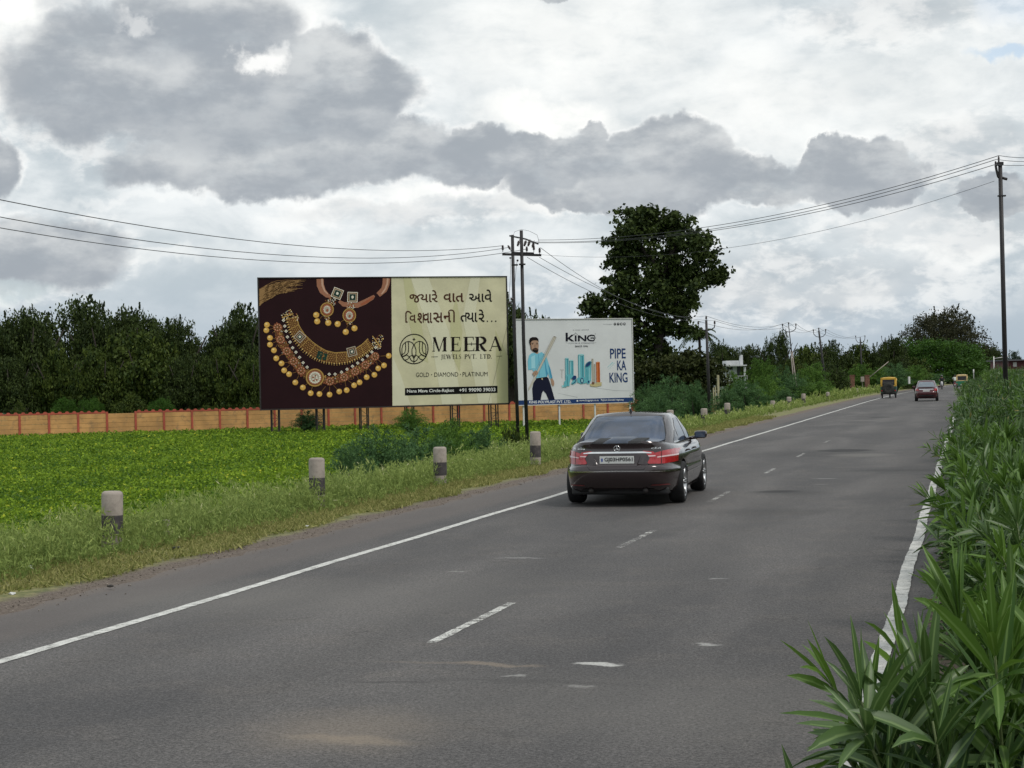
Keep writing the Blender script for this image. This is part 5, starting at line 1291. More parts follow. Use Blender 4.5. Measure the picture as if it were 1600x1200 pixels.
for a, b_, sg, lab in zip(R0, R1, (.62, .66, .66), ['top wire from the twin poles to the tall pole on the right', 'middle wire from the twin poles to the tall pole on the right', 'lower wire from the twin poles to the tall pole on the right']): wire('power_wire', a, b_, sg, lab, .010, GW)
wire('power_wire', PX(1560, 283, 50), PX(850, 398, 67), .8, 'thin spaced cable sagging below the three wires on the right', .006, GW)
for i, dy_ in enumerate((-2, 4, 9)): wire('power_wire', R0[i], PX(1625, 248 + dy_, 46), .03, ['top wire leaving the right edge past the tall pole', 'middle wire leaving the right edge past the tall pole', 'lowest wire leaving the right edge past the tall pole'][i], .010, GW)
for a, b_, sg, lab in [(PX(849, 387, 68), pA[2], .9, 'upper wire descending from the twin poles to the first forked pole'), (PX(847, 402, 68), pA[1], .6, 'middle wire descending from the twin poles to the first forked pole'), (PX(828, 402, 68), pA[0], .6, 'lower wire descending from the twin poles to the first forked pole')]: wire('power_wire', a, b_, sg, lab, .010, GW)
for (Pa, Pb, nm) in [(pA, pB, 'first forked pole to the leaning pale pole'), (pB, pC, 'leaning pale pole to the dark forked pole'), (pC, pD, 'dark forked pole to the thin pole')]:
    for i, w_ in enumerate(('left', 'right', 'top')): wire('power_wire', Pa[i], Pb[i], .55, w_ + ' wire from the ' + nm, .012, GW, 14)

# ---- guard stones
def guard(px, base, top, Y, d, lab, name='guard_stone', hide=.12, lean=0.0):
    p = PX(px, base, Y); z = gz(p.x, p.y); tp = PX(px, top, Y).z; H = tp - z
    root = empty(name, (p.x, p.y, z), 0, lab, 'guard stone', 'guard stones along the left verge'); root.rotation_euler = (0, lean, random.uniform(0, 6))
    r = d / 2; z1, z2 = H * .26, H * .60
    if H < .7: z1, z2 = H * .1, H * .52
    def seg(a, b, nm, m_, cap=False):
        prof = [(r * 1.0, a), (r, b)] if not cap else [(r, a), (r, b - r * .35), (r * .93, b - r * .14), (r * .75, b - r * .03), (.001, b)]
        x = MB(); x.lathe(prof, 24); x.build(nm, m_, root, True)
    seg(-.1, z1, 'plinth', M_conc); seg(z1, z2, 'black_band', M_black); seg(z2, H, 'stone_top', M_conc, True)
gl = [(170, 855, 767, 22.4, .275, 'nearest guard stone, grey top and black band, at lower left'), (492, 795, 715, 29.5, .272, 'second guard stone from the left with rounded pale top'), (685, 762, 698, 35.2, .272, 'third guard stone from the left beside the feathery bush'),
      (834, 731, 674, 42.2, .27, 'fourth guard stone, at the foot of the twin power poles'), (1046, 690, 640.5, 67.0, .27, 'guard stone peeking over the sedan roof by its mirror'), (1099, 658, 638, 76, .29, 'squarish guard stone right of the sedan'), (1135.5, 650, 629.5, 84, .29, 'guard stone second to the right of the sedan'),
      (1206.5, 640, 626, 104, .28, 'small distant guard stone, third right of the sedan'), (1232, 636, 620, 110, .30, 'pale distant guard stone left of the two darker ones'), (1255, 632, 615, 116, .28, 'distant guard stone with a dark lower half'), (1293, 626, 612.5, 134, .28, 'small weathered guard stone among tall grass'), (1339, 618, 607, 165, .3, 'farthest tiny guard stone before the gate pillars')]
for i, (px, ba, tp, Y, d, lab) in enumerate(gl): guard(px, ba, tp, Y, d, lab, lean=[.02, -.01, .0, .015][i % 4])
def post_stub(px, top, Y, hgt, lab, r=.05, m_=None, name='fence_post', cat='post', lean=0):
    p = PX(px, top, Y); root_z = p.z - hgt; m = MB(); m.box((0, 0, hgt / 2), (r * 2, r * 2, hgt), bev=r * .2); o = m.build(name, m_ or M_conc, None, False, (p.x, p.y, root_z)); o.rotation_euler = (0, lean, .3); tag(o, lab, cat); return o
post_stub(352, 787, 28, .35, 'thin weathered post stub in the weeds between the first two stones', .028)
post_stub(256, 812, 24.5, .35, 'broken grey post lying low behind the nearest guard stone', .05)
post_stub(1122, 586, 96, 2.4, 'pale yellow fence post right of the dark olive tree', .055, mat('yellowish_post', (.36, .33, .20), .8))
for i, (x, t) in enumerate([(1114.5, 606), (1117.5, 604), (1128, 607), (1133, 608)]): post_stub(x, t, 96, 1.0, ['leftmost thin yellow stake by the fence post', 'thin stake just left of the fence post', 'thin stake just right of the fence post', 'rightmost thin stake by the fence post'][i], .03, MATS['yellowish_post'], 'wooden_stake', 'stake')
post_stub(1420.5, 588.5, 150, .62, 'small white marker stone between the near auto rickshaw and the small maroon car', .075, M_white, 'marker_stone', 'marker stone')
M_brick = mat('dull_brick', (.16, .075, .05), .9, var=.3, vs=5)
for i, x in enumerate((1331.5, 1354.8)):
    p = PX(x, 586, 200); m = MB(); m.box((0, 0, 1.0), (.5, .5, 2.0)); m.box((0, 0, 2.03), (.6, .6, .07)); o = m.build('gate_pillar', M_brick, None, False, (p.x, p.y, p.z - 2.06)); tag(o, ['left brick pillar of the gate by the far road', 'right brick pillar of the gate by the far road'][i], 'gate pillar', 'brick gate pillars')
p = PX(1347.5, 590, 199); m = MB(); m.box((0, 0, .15), (.38, .3, .6), bev=.03); m.tube([(0, 0, -1.4), (0, 0, 0)], .03, 6); tag(m.build('meter_box', M_conc, None, False, (p.x, p.y, p.z - .35)), 'pale box on a post between the brick gate pillars', 'box')
a, b_ = PX(1358, 590, 196), PX(1389, 565, 196); m = MB(); m.tube([(0, 0, 0), b_ - a], .05, 6); tag(m.build('leaning_pole', M_conc, None, True, a), 'pale pole leaning diagonally behind the yellow auto rickshaw', 'pole')

# ---- small white house
def house():
    Y = 165.0; sc = Y / F; b = PX(1125, 592, Y); O = Vector((b.x, Y, -1.0)); root = empty('white_house', O, 0, 'small flat roofed white house half hidden by bushes', 'house')
    X = lambda px: (px - 1125) * sc; Z = lambda py: PX(1140, py, Y).z + 1.0
    mw = mat('house_white', (.60, .61, .62), .8, var=.1, dirt=((.35, .35, .34), 1.5, .4)); md = mat('dark_opening', (.02, .022, .024), .5, var=0)
    m = MB()
    m.box(((X(1125) + X(1152)) / 2 - .5, 2.5, Z(572) / 2), (X(1152) - X(1125) + 1.0, 5, Z(572))); m.box(((X(1139) + X(1160)) / 2, 3.2, (Z(565) + Z(572)) / 2 + .05), (X(1160) - X(1139), 3.2, Z(565) - Z(572) + .1))
    m.build('wall', mw, root)
    m = MB(); m.box(((X(1123) + X(1165)) / 2, 2.2, Z(571.4)), (X(1165) - X(1123), 6.6, .12)); m.build('roof', mw, root)
    m = MB(); m.box((X(1162.5), -.7, Z(572) / 2 - .05), (.2, .2, Z(572) - .12)); m.build('porch_column', mw, root)
    m = MB(); x0, x1 = X(1157), X(1162); k = Z(555); z0 = Z(571); m.add([(x0, .2, z0), (x1, .2, z0), (x1, .2, k), (x0 + .12, .2, z0 + .9), (x0, 1.2, z0), (x1, 1.2, z0), (x1, 1.2, k), (x0 + .12, 1.2, z0 + .9)], [(0, 1, 2, 3), (4, 5, 6, 7), (0, 1, 5, 4), (1, 2, 6, 5), (2, 3, 7, 6), (3, 0, 4, 7)]); m.build('stair_tower', mw, root)
    m = MB(); m.box((X(1155), -.02, Z(580)), (.32, .06, 1.1)); m.build('door', md, root)
    for px in (1143.5, 1138): m = MB(); m.box((X(px), -.02, Z(575.5)), (.2, .06, .28)); m.build('window', md, root)
    m = MB()
    for i in range(9): m.tube([(X(1126 + i * 4.6), -2.2, 0), (X(1126 + i * 4.6), -2.2, Z(588))], .03, 5)
    m.tube([(X(1126), -2.2, Z(588)), (X(1163), -2.2, Z(588))], .03, 5); m.build('railing', mw, root)
house()
# ---- shed and mast at the right edge
def shed():
    Y = 128.0; O = PX(1577, 590, Y); O.z = -.3; root = empty('roadside_shed', O, 0, 'maroon shed with a pale window at the right edge beyond the hedge', 'shed'); q = lambda x, y: PX(x, y, Y) - O
    m = MB(); a, c = q(1577, 564), q(1650, 576); m.box(((a.x + c.x) / 2, 2.5, (a.z + c.z) / 2), (c.x - a.x, 5, a.z - c.z)); m.build('wall', mat('maroon_sheet', (.10, .022, .024), .6, var=.3, vs=1), root)
    m = MB(); m.box(((a.x + c.x) / 2, 2.5, c.z / 2 - .01), (c.x - a.x + .1, 5.1, c.z)); m.build('plinth', mat('cream_wall', (.48, .36, .24), .8, dirt=((.3, .2, .13), 2, .5)), root)
    m = MB(); w_ = q(1586, 569.5); m.box((w_.x, -.03, w_.z), (.26, .06, .34)); m.build('window', M_white, root)
    m = MB(); m.box(((a.x + c.x) / 2, 2.3, a.z + .05), (c.x - a.x + .5, 5.9, .09)); m.build('roof', mat('roof_grey', (.10, .10, .11), .7), root)
shed()
a = PX(1553.5, 557, 118); m = MB(); m.tube([(0, 0, -3), (0, 0, 0)], .035, 6); m.tube([(0, 0, -.15), (1.0, 0, 0)], .03, 5); tag(m.build('sign_post', M_white, None, True, a), 'thin white post with a short arm above the far hedge', 'post')
a = PX(1521.5, 577, 130); m = MB(); m.lathe([(.001, 0), (.05, -.02), (.05, -.25), (.03, -.3), (.03, -1.8)], 10); tag(m.build('marker_post', M_white, None, True, a), 'tiny white topped marker post at the far end of the hedge', 'post')
# ---- litter
def litter(px, py, col, sz, lab, name, z=0.02, seed=1):
    p = GR(px, py, z); bm = bmesh.new(); bmesh.ops.create_icosphere(bm, subdivisions=2, radius=sz); r = random.Random(seed)
    for v in bm.verts: v.co = Vector((v.co.x * 1.2, v.co.y, v.co.z * .5)) * r.uniform(.65, 1.25); 
    me = bpy.data.meshes.new(name); bm.to_mesh(me); bm.free(); me.materials.append(mat('litter_%s' % name, col, .6)); o = link(name, me, None, (p.x, p.y, z + sz * .3)); tag(o, lab, 'litter')
litter(37, 889, (.5, .5, .48), .055, 'crumpled white plastic bag in the weeds at far left', 'plastic_bag', .03, 2); litter(12, 929, (.6, .6, .58), .03, 'small white scrap on the gravel at far left', 'paper_scrap', .02, 3)
litter(270, 858, (.01, .01, .01), .045, 'black lump in the grass right of the nearest guard stone', 'black_bag', .03, 4); litter(475, 823, (.55, .55, .52), .028, 'white scrap in the grass below the second guard stone', 'paper_scrap', .02, 5)
litter(166, 917, (.03, .025, .02), .03, 'dark pebble on the gravel edge below the nearest stone', 'pebble', .02, 6)

# ================================================================== VEHICLES
def spl(tab, x):
    """smooth interpolation of a table [(x, y), ...]"""
    if x <= tab[0][0]: return tab[0][1]
    for (a, ya), (b, yb) in zip(tab, tab[1:]):
        if x <= b:
            f = (x - a) / (b - a); i = tab.index((a, ya))
            sa = (yb - tab[i - 1][1]) / (b - tab[i - 1][0]) if i > 0 else (yb - ya) / (b - a)
            sb = (tab[i + 2][1] - ya) / (tab[i + 2][0] - a) if i + 2 < len(tab) else (yb - ya) / (b - a)
            h = b - a; return (2 * f ** 3 - 3 * f * f + 1) * ya + (f ** 3 - 2 * f * f + f) * h * sa + (-2 * f ** 3 + 3 * f * f) * yb + (f ** 3 - f * f) * h * sb
    return tab[-1][1]
def outline(n, w, yr, yf, nx, ny, taper=0.0):
    pts = []; yc = (yr + yf) / 2; hh = (yf - yr) / 2
    for i in range(n):
        q = 2 * PI * i / n; c, s_ = math.cos(q), math.sin(q)
        x = w * math.copysign(abs(c) ** (2 / nx), c); y = yc + hh * math.copysign(abs(s_) ** (2 / ny), s_)
        pts.append((x, y))
    return pts
def loft(levels, zf, n=112, cap=7, crown=0.0, flatbottom=True):
    """levels: list of (zeta, w, yr, yf, nx, ny); zf(zeta, x, y, w) gives the height"""
    V = []; Fs = []
    for (zt, w_, yr, yf, nx, ny) in levels:
        for (x, y) in outline(n, w_, yr, yf, nx, ny): V.append((x, y, zf(zt, x, y, w_)))
    L = len(levels)
    for i in range(L - 1):
        for k in range(n): Fs.append((i * n + k, i * n + (k + 1) % n, (i + 1) * n + (k + 1) % n, (i + 1) * n + k))
    zt, w_, yr, yf, nx, ny = levels[-1]; prev = (L - 1) * n
    for c in range(1, cap + 1):
        f = 1 - c / (cap + .0)
        if c == cap: f = 0.02
        o = len(V); yc = (yr + yf) / 2
        for (x, y) in outline(n, w_, yr, yf, nx, ny):
            X, Y = x * f, yc + (y - yc) * (1 - (1 - f) * (.10 if c < cap else .12) * 1.0) if False else yc + (y - yc) * max(f, .02)
            V.append((X, Y, zf(zt, X, Y, w_) ))
        for k in range(n): Fs.append((prev + k, prev + (k + 1) % n, o + (k + 1) % n, o + k))
        prev = o
    Fs.append(tuple(prev + k for k in range(n))); Fs.append(tuple(range(n - 1, -1, -1)))
    return V, Fs
class Car:
    def __init__(s, root): s.root = root; s.V = []; s.F = []
    def addsurf(s, V, Fs): o = len(s.V); s.V += V; s.F += [tuple(i + o for i in f) for f in Fs]
    def bvh(s): s.t = BVHTree.FromPolygons([Vector(v) for v in s.V], s.F)
    def hit(s, a, b, axis):
        if axis == 'rear': o, d = Vector((a, -1, b)), Vector((0, 1, 0))
        elif axis == 'front': o, d = Vector((a, 7, b)), Vector((0, -1, 0))
        elif axis == 'right': o, d = Vector((2, a, b)), Vector((-1, 0, 0))
        elif axis == 'left': o, d = Vector((-2, a, b)), Vector((1, 0, 0))
        elif axis == 'top': o, d = Vector((a, b, 3)), Vector((0, 0, -1))
        p, n, i, dist = s.t.ray_cast(o, d)
        if p is None: return None
        if n.dot(d) > 0: n = -n
        return p, n
    def patch(s, name, poly, axis, m, off=.004, nc=20, nr=8, parent=None, build=True, mb=None):
        xs = [p[0] for p in poly]; x0, x1 = min(xs), max(xs); e = (x1 - x0) * 1e-4; V = []; ok = []
        for i in range(nc + 1):
            x = x0 + e + (x1 - x0 - 2 * e) * i / nc + (x1 - x0) * 1.37e-5; cr = []
            for k in range(len(poly)):
                (xa, ya), (xb, yb) = poly[k], poly[(k + 1) % len(poly)]
                if (xa - x) * (xb - x) < 0: cr.append(ya + (yb - ya) * (x - xa) / (xb - xa))
            lo, hi = min(cr), max(cr)
            for j in range(nr + 1):
                h = s.hit(x, lo + (hi - lo) * j / nr, axis)
                if h is None: V.append((0, 0, 0)); ok.append(False)
                else: V.append(tuple(h[0] + h[1] * off)); ok.append(True)
        Fs = []
        for i in range(nc):
            for j in range(nr):
                q = (i * (nr + 1) + j, (i + 1) * (nr + 1) + j, (i + 1) * (nr + 1) + j + 1, i * (nr + 1) + j + 1)
                if all(ok[k] for k in q): Fs.append(q)
        mm = mb or MB(); mm.add(V, Fs)
        if build and not mb: return mm.build(name, m, parent or s.root, True)
def wheel(root, x, y, r, wdt, side, rim_m, spokes=5, name='wheel'):
    e = empty(name, (x, y, r)); e.parent = root
    m = MB(); R_ = r * .70; h = wdt / 2
    m.lathe([(R_, -h), (r * .93, -h), (r * .985, -h * .8), (r, -h * .45), (r, h * .45), (r * .985, h * .8), (r * .93, h), (R_, h), (R_, -h)], 36, 'X'); m.build('tyre', M_tyre, e, True)
    m = MB(); o = side * h
    m.lathe([(R_ * 1.01, o * .98), (R_ * .93, o * .96), (R_ * .9, o * .5), (R_ * .9, -o * .9)], 30, 'X'); m.lathe([(.001, o * .72), (R_ * .2, o * .72), (R_ * .24, o * .5), (R_ * .24, 0)], 16, 'X')
    for k in range(spokes * 2):
        a = 2 * PI * (k // 2) / spokes + (.13 if k % 2 else -.13); c, s_ = math.cos(a), math.sin(a)
        m.tube([(o * .66, c * R_ * .18, s_ * R_ * .18), (o * .74, c * R_ * .55, s_ * R_ * .55), (o * .86, c * R_ * .93, s_ * R_ * .93)], [R_ * .075, R_ * .06, R_ * .07], 6)
    m.build('rim', rim_m, e, True)
    m = MB(); m.lathe([(.001, 0), (R_ * .7, 0), (R_ * .7, -o * .2), (.001, -o * .2)], 20, 'X'); m.build('brake_disc', M_steel, e, True)
    return e
M_tyre = mat('tyre_rubber', (.012, .012, .013), .8, var=.3, vs=10)
M_rim = mat('alloy_rim', (.55, .55, .56), .28, metal=.9, var=.05)
M_chrome = mat('chrome', (.8, .8, .8), .12, metal=1.0, var=0)
M_glass = mat('glass_painted_sky', (.026, .042, .078), .05, var=.5, vs=1.6, spec=.9)  # dark glass; mottled blue in its base colour stands in for reflected sky
M_blkpl = mat('black_plastic', (.018, .018, .019), .55, var=.2)
M_lens = mat('red_lens', (.40, .008, .014), .2, var=.15, vs=12, coat=1.0)
M_lens_lt = mat('clear_lens', (.72, .50, .50), .15, var=.1, coat=1.0)
M_plate = mat('plate_white', (.62, .62, .60), .4, var=.03)
M_ink = mat('plate_ink', (.01, .01, .01), .5, var=0)

def sedan(paint, rootargs, p):
    """three-box car; p holds its tables. Local: x right, y forward from the rear bumper, z up"""
    root = empty('car', *rootargs); c = Car(root); L = p['L']
    def zf(zt, x, y, w_):
        top = spl(p['top'], y); bot = spl(p['bot'], y)
        cr = p.get('crown', .025) * (1 - min(1, (x / (w_ + .001)) ** 2)) if zt >= 1 else 0
        return bot + zt * (top - bot) + cr
    lower = loft(p['levels'], zf, 128, 8)
    def zc(z, x, y, w_):
        if z < p['cabin'][-1][0]: return z
        return z + p['rcrown'] * (1 - min(1, (x / w_) ** 2) * .75 - min(1, abs((y - p['roofc']) / p['roofl']) ** 2.2) * .25) - .0
    cab = loft(p['cabin'], zc, 112, 7)
    # body with wheel arches cut out
    def mk(V, Fs): 
        me = bpy.data.meshes.new('tmp'); me.from_pydata(V, [], Fs); bm = bmesh.new(); bm.from_mesh(me); bmesh.ops.remove_doubles(bm, verts=bm.verts[:], dist=1e-5); bmesh.ops.recalc_face_normals(bm, faces=bm.faces[:]); bm.to_mesh(me); bm.free(); return link('tmp', me)
    bo = mk(*lower); ct = MB(); dark = M_blkpl
    for y in p['axles']:
        for sg in (-1, 1): ct.lathe([(.001, sg * (p['W'] - .30)), (p['arch'], sg * (p['W'] - .30)), (p['arch'], sg * (p['W'] + .2)), (.001, sg * (p['W'] + .2))], 40, 'X', (0, y, p['wr'] + .01))
    co = mk(ct.v, ct.f); co.data.materials.append(dark)
    bo.data.materials.append(paint); md = bo.modifiers.new('b', 'BOOLEAN'); md.object = co; md.operation = 'DIFFERENCE'; md.solver = 'EXACT'
    try: md.material_mode = 'TRANSFER'
    except Exception: pass
    dg = bpy.context.evaluated_depsgraph_get(); me = bpy.data.meshes.new_from_object(bo.evaluated_get(dg)); bpy.data.objects.remove(bo); bpy.data.objects.remove(co)
    me.name = 'body'; me.shade_smooth()
    try: me.set_sharp_from_angle(angle=rad(38))
    except Exception: pass
    link('body', me, root)
    m = MB(); m.add(*cab); o = m.build('cabin', paint, root, True)
    c.addsurf(*lower); c.addsurf(*cab); c.bvh()
    return root, c

paintM = mat('maroon_black_paint', (.034, .021, .022), .22, metal=.4, coat=1.0, var=0)
def limo():
    # stands on its own lane mark: rear wheel contact read at (1061, 784)
    yaw = rad(12.6)
    pr = GR(1056, 785)                       # right rear wheel on the road
    L = 4.87; W = .925
    lv = [(0, .80, .16, L - .22, 5, 5), (.05, .86, .07, L - .12, 5, 4.6), (.14, .895, .02, L - .05, 5, 4.2), (.28, .915, .0, L - .02, 5, 4), (.40, .925, .0, L, 5, 4), (.47, .927, .012, L, 5, 4), (.50, .922, .03, L - .01, 5, 4), (.53, .915, .06, L - .02, 5, 4), (.62, .915, .075, L - .04, 5, 4),
          (.74, .912, .09, L - .07, 5, 4), (.82, .900, .10, L - .10, 5, 4), (.88, .882, .105, L - .13, 5, 4), (.93, .860, .10, L - .16, 5, 4.2), (.965, .835, .09, L - .19, 5, 4.2), (.985, .81, .085, L - .21, 5, 4.4), (1.0, .785, .10, L - .24, 5, 4.4)]
    P_ = dict(L=L, W=W, axles=(1.10, 3.975), arch=.365, wr=.335, crown=.03, levels=lv,
              top=[(0, .985), (.1, 1.005), (.3, 1.00), (.7, .975), (1.2, .955), (2.2, .95), (3.2, .94), (3.55, .95), (4.1, .90), (4.5, .80), (4.87, .60)],
              bot=[(0, .33), (.25, .235), (.6, .20), (1.1, .19), (4.0, .19), (4.5, .21), (4.87, .27)],
              cabin=[(.90, .80, .42, 3.80, 6, 4.6), (.97, .795, .58, 3.62, 6, 4.6), (1.05, .775, .74, 3.45, 6, 4.8), (1.15, .735, .94, 3.22, 6, 5), (1.25, .690, 1.14, 2.98, 6, 5), (1.33, .652, 1.31, 2.78, 6, 5), (1.375, .625, 1.42, 2.66, 6, 5), (1.40, .600, 1.50, 2.58, 6, 5), (1.415, .57, 1.56, 2.52, 6, 5)], rcrown=.045, roofc=2.05, roofl=.6)
    local_rear_right = Vector((.80 * 1.07, 1.10 * 1.03, 0)); R_ = Matrix.Rotation(-yaw, 3, 'Z'); loc = pr - R_ @ local_rear_right
    root, c = sedan(paintM, ((loc.x, loc.y, 0.006), -yaw, 'dark maroon saloon driving away in the near lane, tail lamps and chrome strip toward us', 'car'), P_)
    # glass
    c.patch('rear_window', [(-.655, 1.03), (-.60, 1.20), (-.53, 1.375), (-.45, 1.392), (.45, 1.392), (.53, 1.375), (.60, 1.20), (.655, 1.03), (.60, 1.00), (-.60, 1.00)], 'rear', M_glass, .006, 30, 12)
    c.patch('window_seal', [(-.69, .995), (-.55, 1.40), (.55, 1.40), (.69, .995)], 'rear', M_blkpl, .0025, 30, 12)
    for sd_ in ('right', 'left'):
        c.patch('side_window', [(2.32, .995), (3.30, .995), (3.12, 1.12), (2.72, 1.335), (2.32, 1.362)], sd_, M_glass, .005, 16, 8); c.patch('side_window', [(1.42, .995), (2.25, .995), (2.25, 1.362), (1.85, 1.345), (1.52, 1.20)], sd_, M_glass, .005, 16, 8)
        c.patch('side_window', [(1.02, 1.0), (1.37, .997), (1.44, 1.17), (1.36, 1.15)], sd_, M_glass, .005, 8, 6)
        c.patch('window_trim', [(1.0, .978), (3.36, .978), (3.36, .99), (1.0, .99)], sd_, M_chrome, .009, 30, 1)
        c.patch('door_seam', [(1.385, .34), (1.392, .34), (1.392, .97), (1.385, .97)], sd_, M_ink, .0015, 1, 12); c.patch('door_seam', [(2.28, .30), (2.288, .30), (2.288, .97), (2.28, .97)], sd_, M_ink, .0015, 1, 12); c.patch('door_seam', [(3.36, .34), (3.367, .34), (3.367, .94), (3.36, .94)], sd_, M_ink, .0015, 1, 12)
        c.patch('side_strip', [(1.52, .475), (3.55, .475), (3.55, .49), (1.52, .49)], sd_, M_chrome, .006, 30, 1)
        c.patch('sill', [(1.52, .215), (3.55, .215), (3.55, .24), (1.52, .24)], sd_, mat('paint_glossy_sill', (.2, .18, .18), .15, metal=.8), .012, 30, 1)
        for yy in (1.70, 2.62):
            h = c.hit(yy, .83, sd_); m = MB(); sg = 1 if sd_ == 'right' else -1
            m.tube([h[0] + Vector((0, -.10, 0)), h[0] + Vector((sg * .035, -.07, 0)), h[0] + Vector((sg * .035, .07, 0)), h[0] + Vector((0, .10, 0))], .014, 6); m.build('door_handle', paintM, root, True)
        sg = 1 if sd_ == 'right' else -1; mr = MB(); vs = []; m = MB()
        m.box((sg * .965, 3.02, 1.03), (.21, .13, .13), bev=.045); m.tube([(sg * .78, 3.08, .965), (sg * .90, 3.05, .985)], .03, 8); mo = m.build('side_mirror', paintM, root, True)
        m = MB(); m.box((sg * .965, 2.952, 1.03), (.165, .006, .095), bev=.002); m.build('mirror_glass', M_glass, mo)
    c.patch('windscreen', [(-.66, 1.0), (-.53, 1.38), (.53, 1.38), (.66, 1.0)], 'front', M_glass, .005, 24, 10)
    # tail lamps wrap round the corners
    for sg in (-1, 1):
        pl = [(sg * .465, .692), (sg * .485, .675), (sg * .70, .672), (sg * .855, .69), (sg * .855, .885), (sg * .80, .892), (sg * .68, .872), (sg * .53, .832)]
        lo = c.patch('tail_lamp', pl, 'rear', M_lens, .008, 90, 8)
        m = MB(); c.patch('x', [(.11, .70), (.14, .71), (.17, .79), (.15, .86), (.11, .88)], 'right' if sg > 0 else 'left', None, .008, 12, 6, mb=m); m.build('lamp_side', M_lens, lo, True)
        m = MB(); c.patch('x', [(sg * .60, .783), (sg * .70, .798), (sg * .855, .806), (sg * .855, .784), (sg * .70, .776), (sg * .60, .768)], 'rear', None, .012, 20, 2, mb=m); c.patch('x', [(.11, .785), (.15, .79), (.15, .806), (.11, .806)], 'right' if sg > 0 else 'left', None, .012, 8, 1, mb=m); m.build('clear_strip', M_lens_lt, lo, True)
        m = MB(); c.patch('x', [(sg * .655, .675), (sg * .662, .675), (sg * .662, .868), (sg * .655, .868)], 'rear', None, .013, 1, 6, mb=m); m.build('lamp_seam', M_ink, lo)
    # chrome, plate recess, bumper
    c.patch('trunk_strip', [(-.52, .850), (-.40, .868), (.40, .868), (.52, .850), (.52, .836), (.40, .842), (-.40, .842), (-.52, .836)], 'rear', M_chrome, .014, 24, 2)
    c.patch('plate_recess', [(-.36, .815), (-.33, .64), (.33, .64), (.36, .815)], 'rear', paintM, .003, 14, 4)
    c.patch('trunk_seam', [(-.50, .69), (-.42, .585), (.42, .585), (.50, .69), (.495, .69), (.415, .592), (-.415, .592), (-.495, .69)], 'rear', M_ink, .002, 40, 1)
    c.patch('bumper_strip', [(-.90, .548), (0, .560), (.90, .548), (.90, .560), (0, .573), (-.90, .560)], 'rear', M_chrome, .010, 40, 1)
    for sd_ in ('right', 'left'): c.patch('bumper_strip', [(.06, .550), (.52, .545), (.52, .556), (.06, .562)], sd_, M_chrome, .010, 12, 1)
    for sd_ in ('right', 'left'): c.patch('bumper_seam', [(.10, .572), (.66, .572), (.66, .578), (.10, .578)], sd_, M_ink, .002, 12, 1)
    for sg in (-1, 1): c.patch('reflector', [(sg * .50, .335), (sg * .78, .335), (sg * .76, .352), (sg * .52, .352)], 'rear', mat('reflector_red', (.16, .03, .03), .3), .006, 8, 1)
    c.patch('diffuser', [(-.62, .225), (.62, .225), (.56, .285), (-.56, .285)], 'rear', M_blkpl, .008, 16, 3)
    h = c.hit(0, .74, 'rear')[0]; yy = h.y - .022
    m = MB(); m.box((0, yy, .742), (.53, .012, .118), bev=.003); pl = m.build('licence_plate', M_plate, root)
    def txt(body, x0, x1, z0, z1, y, m_, parent, name, bold=.02):
        V, Fs = onetext(body, bold); xs = [v[0] for v in V]; ys = [v[1] for v in V]; a, b2, c_, d = min(xs), max(xs), min(ys), max(ys); mm = MB()
        pts = []
        for v in V:
            X = x0 + (v[0] - a) / (b2 - a) * (x1 - x0); Z = z0 + (v[1] - c_) / (d - c_) * (z1 - z0)
            Yv = y if not callable(y) else y(X, Z); pts.append((X, Yv, Z))
        mm.add(pts, Fs); return mm.build(name, m_, parent)
    txt('GJ03HP0561', -.19, .245, .703, .782, yy - .009, M_ink, pl, 'plate_number', .022); m = MB(); m.box((-.228, yy - .008, .742), (.025, .003, .05)); m.build('plate_mark', mat('plate_blue', (.05, .08, .3), .5), pl)
    onb = lambda X, Z: c.hit(X, Z, 'rear')[0].y - .008
    txt('E 250', -.70, -.50, .905, .935, onb, M_chrome, root, 'badge_lettering', .02); txt('CDI', .52, .65, .905, .932, onb, M_chrome, root, 'badge_lettering', .02)
    ym = onb(0, .915); m = MB(); n = 28; m.tube([(.046 * math.cos(2 * PI * i / n), ym - .006, .918 + .046 * math.sin(2 * PI * i / n)) for i in range(n + 1)], .0052, 6, cap=False)
    for k in range(3): a = PI / 2 + k * 2 * PI / 3; m.tube([(0, ym - .008, .918), (.045 * math.cos(a), ym - .006, .918 + .045 * math.sin(a))], [.010, .003], 6)
    m.build('emblem', M_chrome, root, True)
    # antenna fin, exhausts, wheels, head rests are hidden by the dark glass
    m = MB(); z = c.hit(0, 1.68, 'top')[0].z; m.add([(-.028, 1.60, z - .01), (.028, 1.60, z - .01), (.018, 1.80, z - .01), (-.018, 1.80, z - .01), (-.005, 1.60, z + .065), (.005, 1.60, z + .065)], [(0, 1, 5, 4), (0, 4, 3), (1, 2, 5), (2, 3, 4, 5), (0, 3, 2, 1)]); m.build('antenna_fin', M_blkpl, root)
    for sg in (-1, 1): m = MB(); m.tube([(sg * .42, .12, .25), (sg * .42, .5, .25)], .038, 10); m.build('exhaust_pipe', M_steel, root, True)
    m = MB(); m.box((0, 2.4, .24), (1.5, 4.2, .12), bev=.03); m.build('underbody', M_blkpl, root)
    for y in (1.10, 3.975):
        for sg in (-1, 1): wheel(root, sg * .80, y, .335, .235, sg, M_rim)
    root.scale = (1.07, 1.03, 1.035)
    return root
limo()

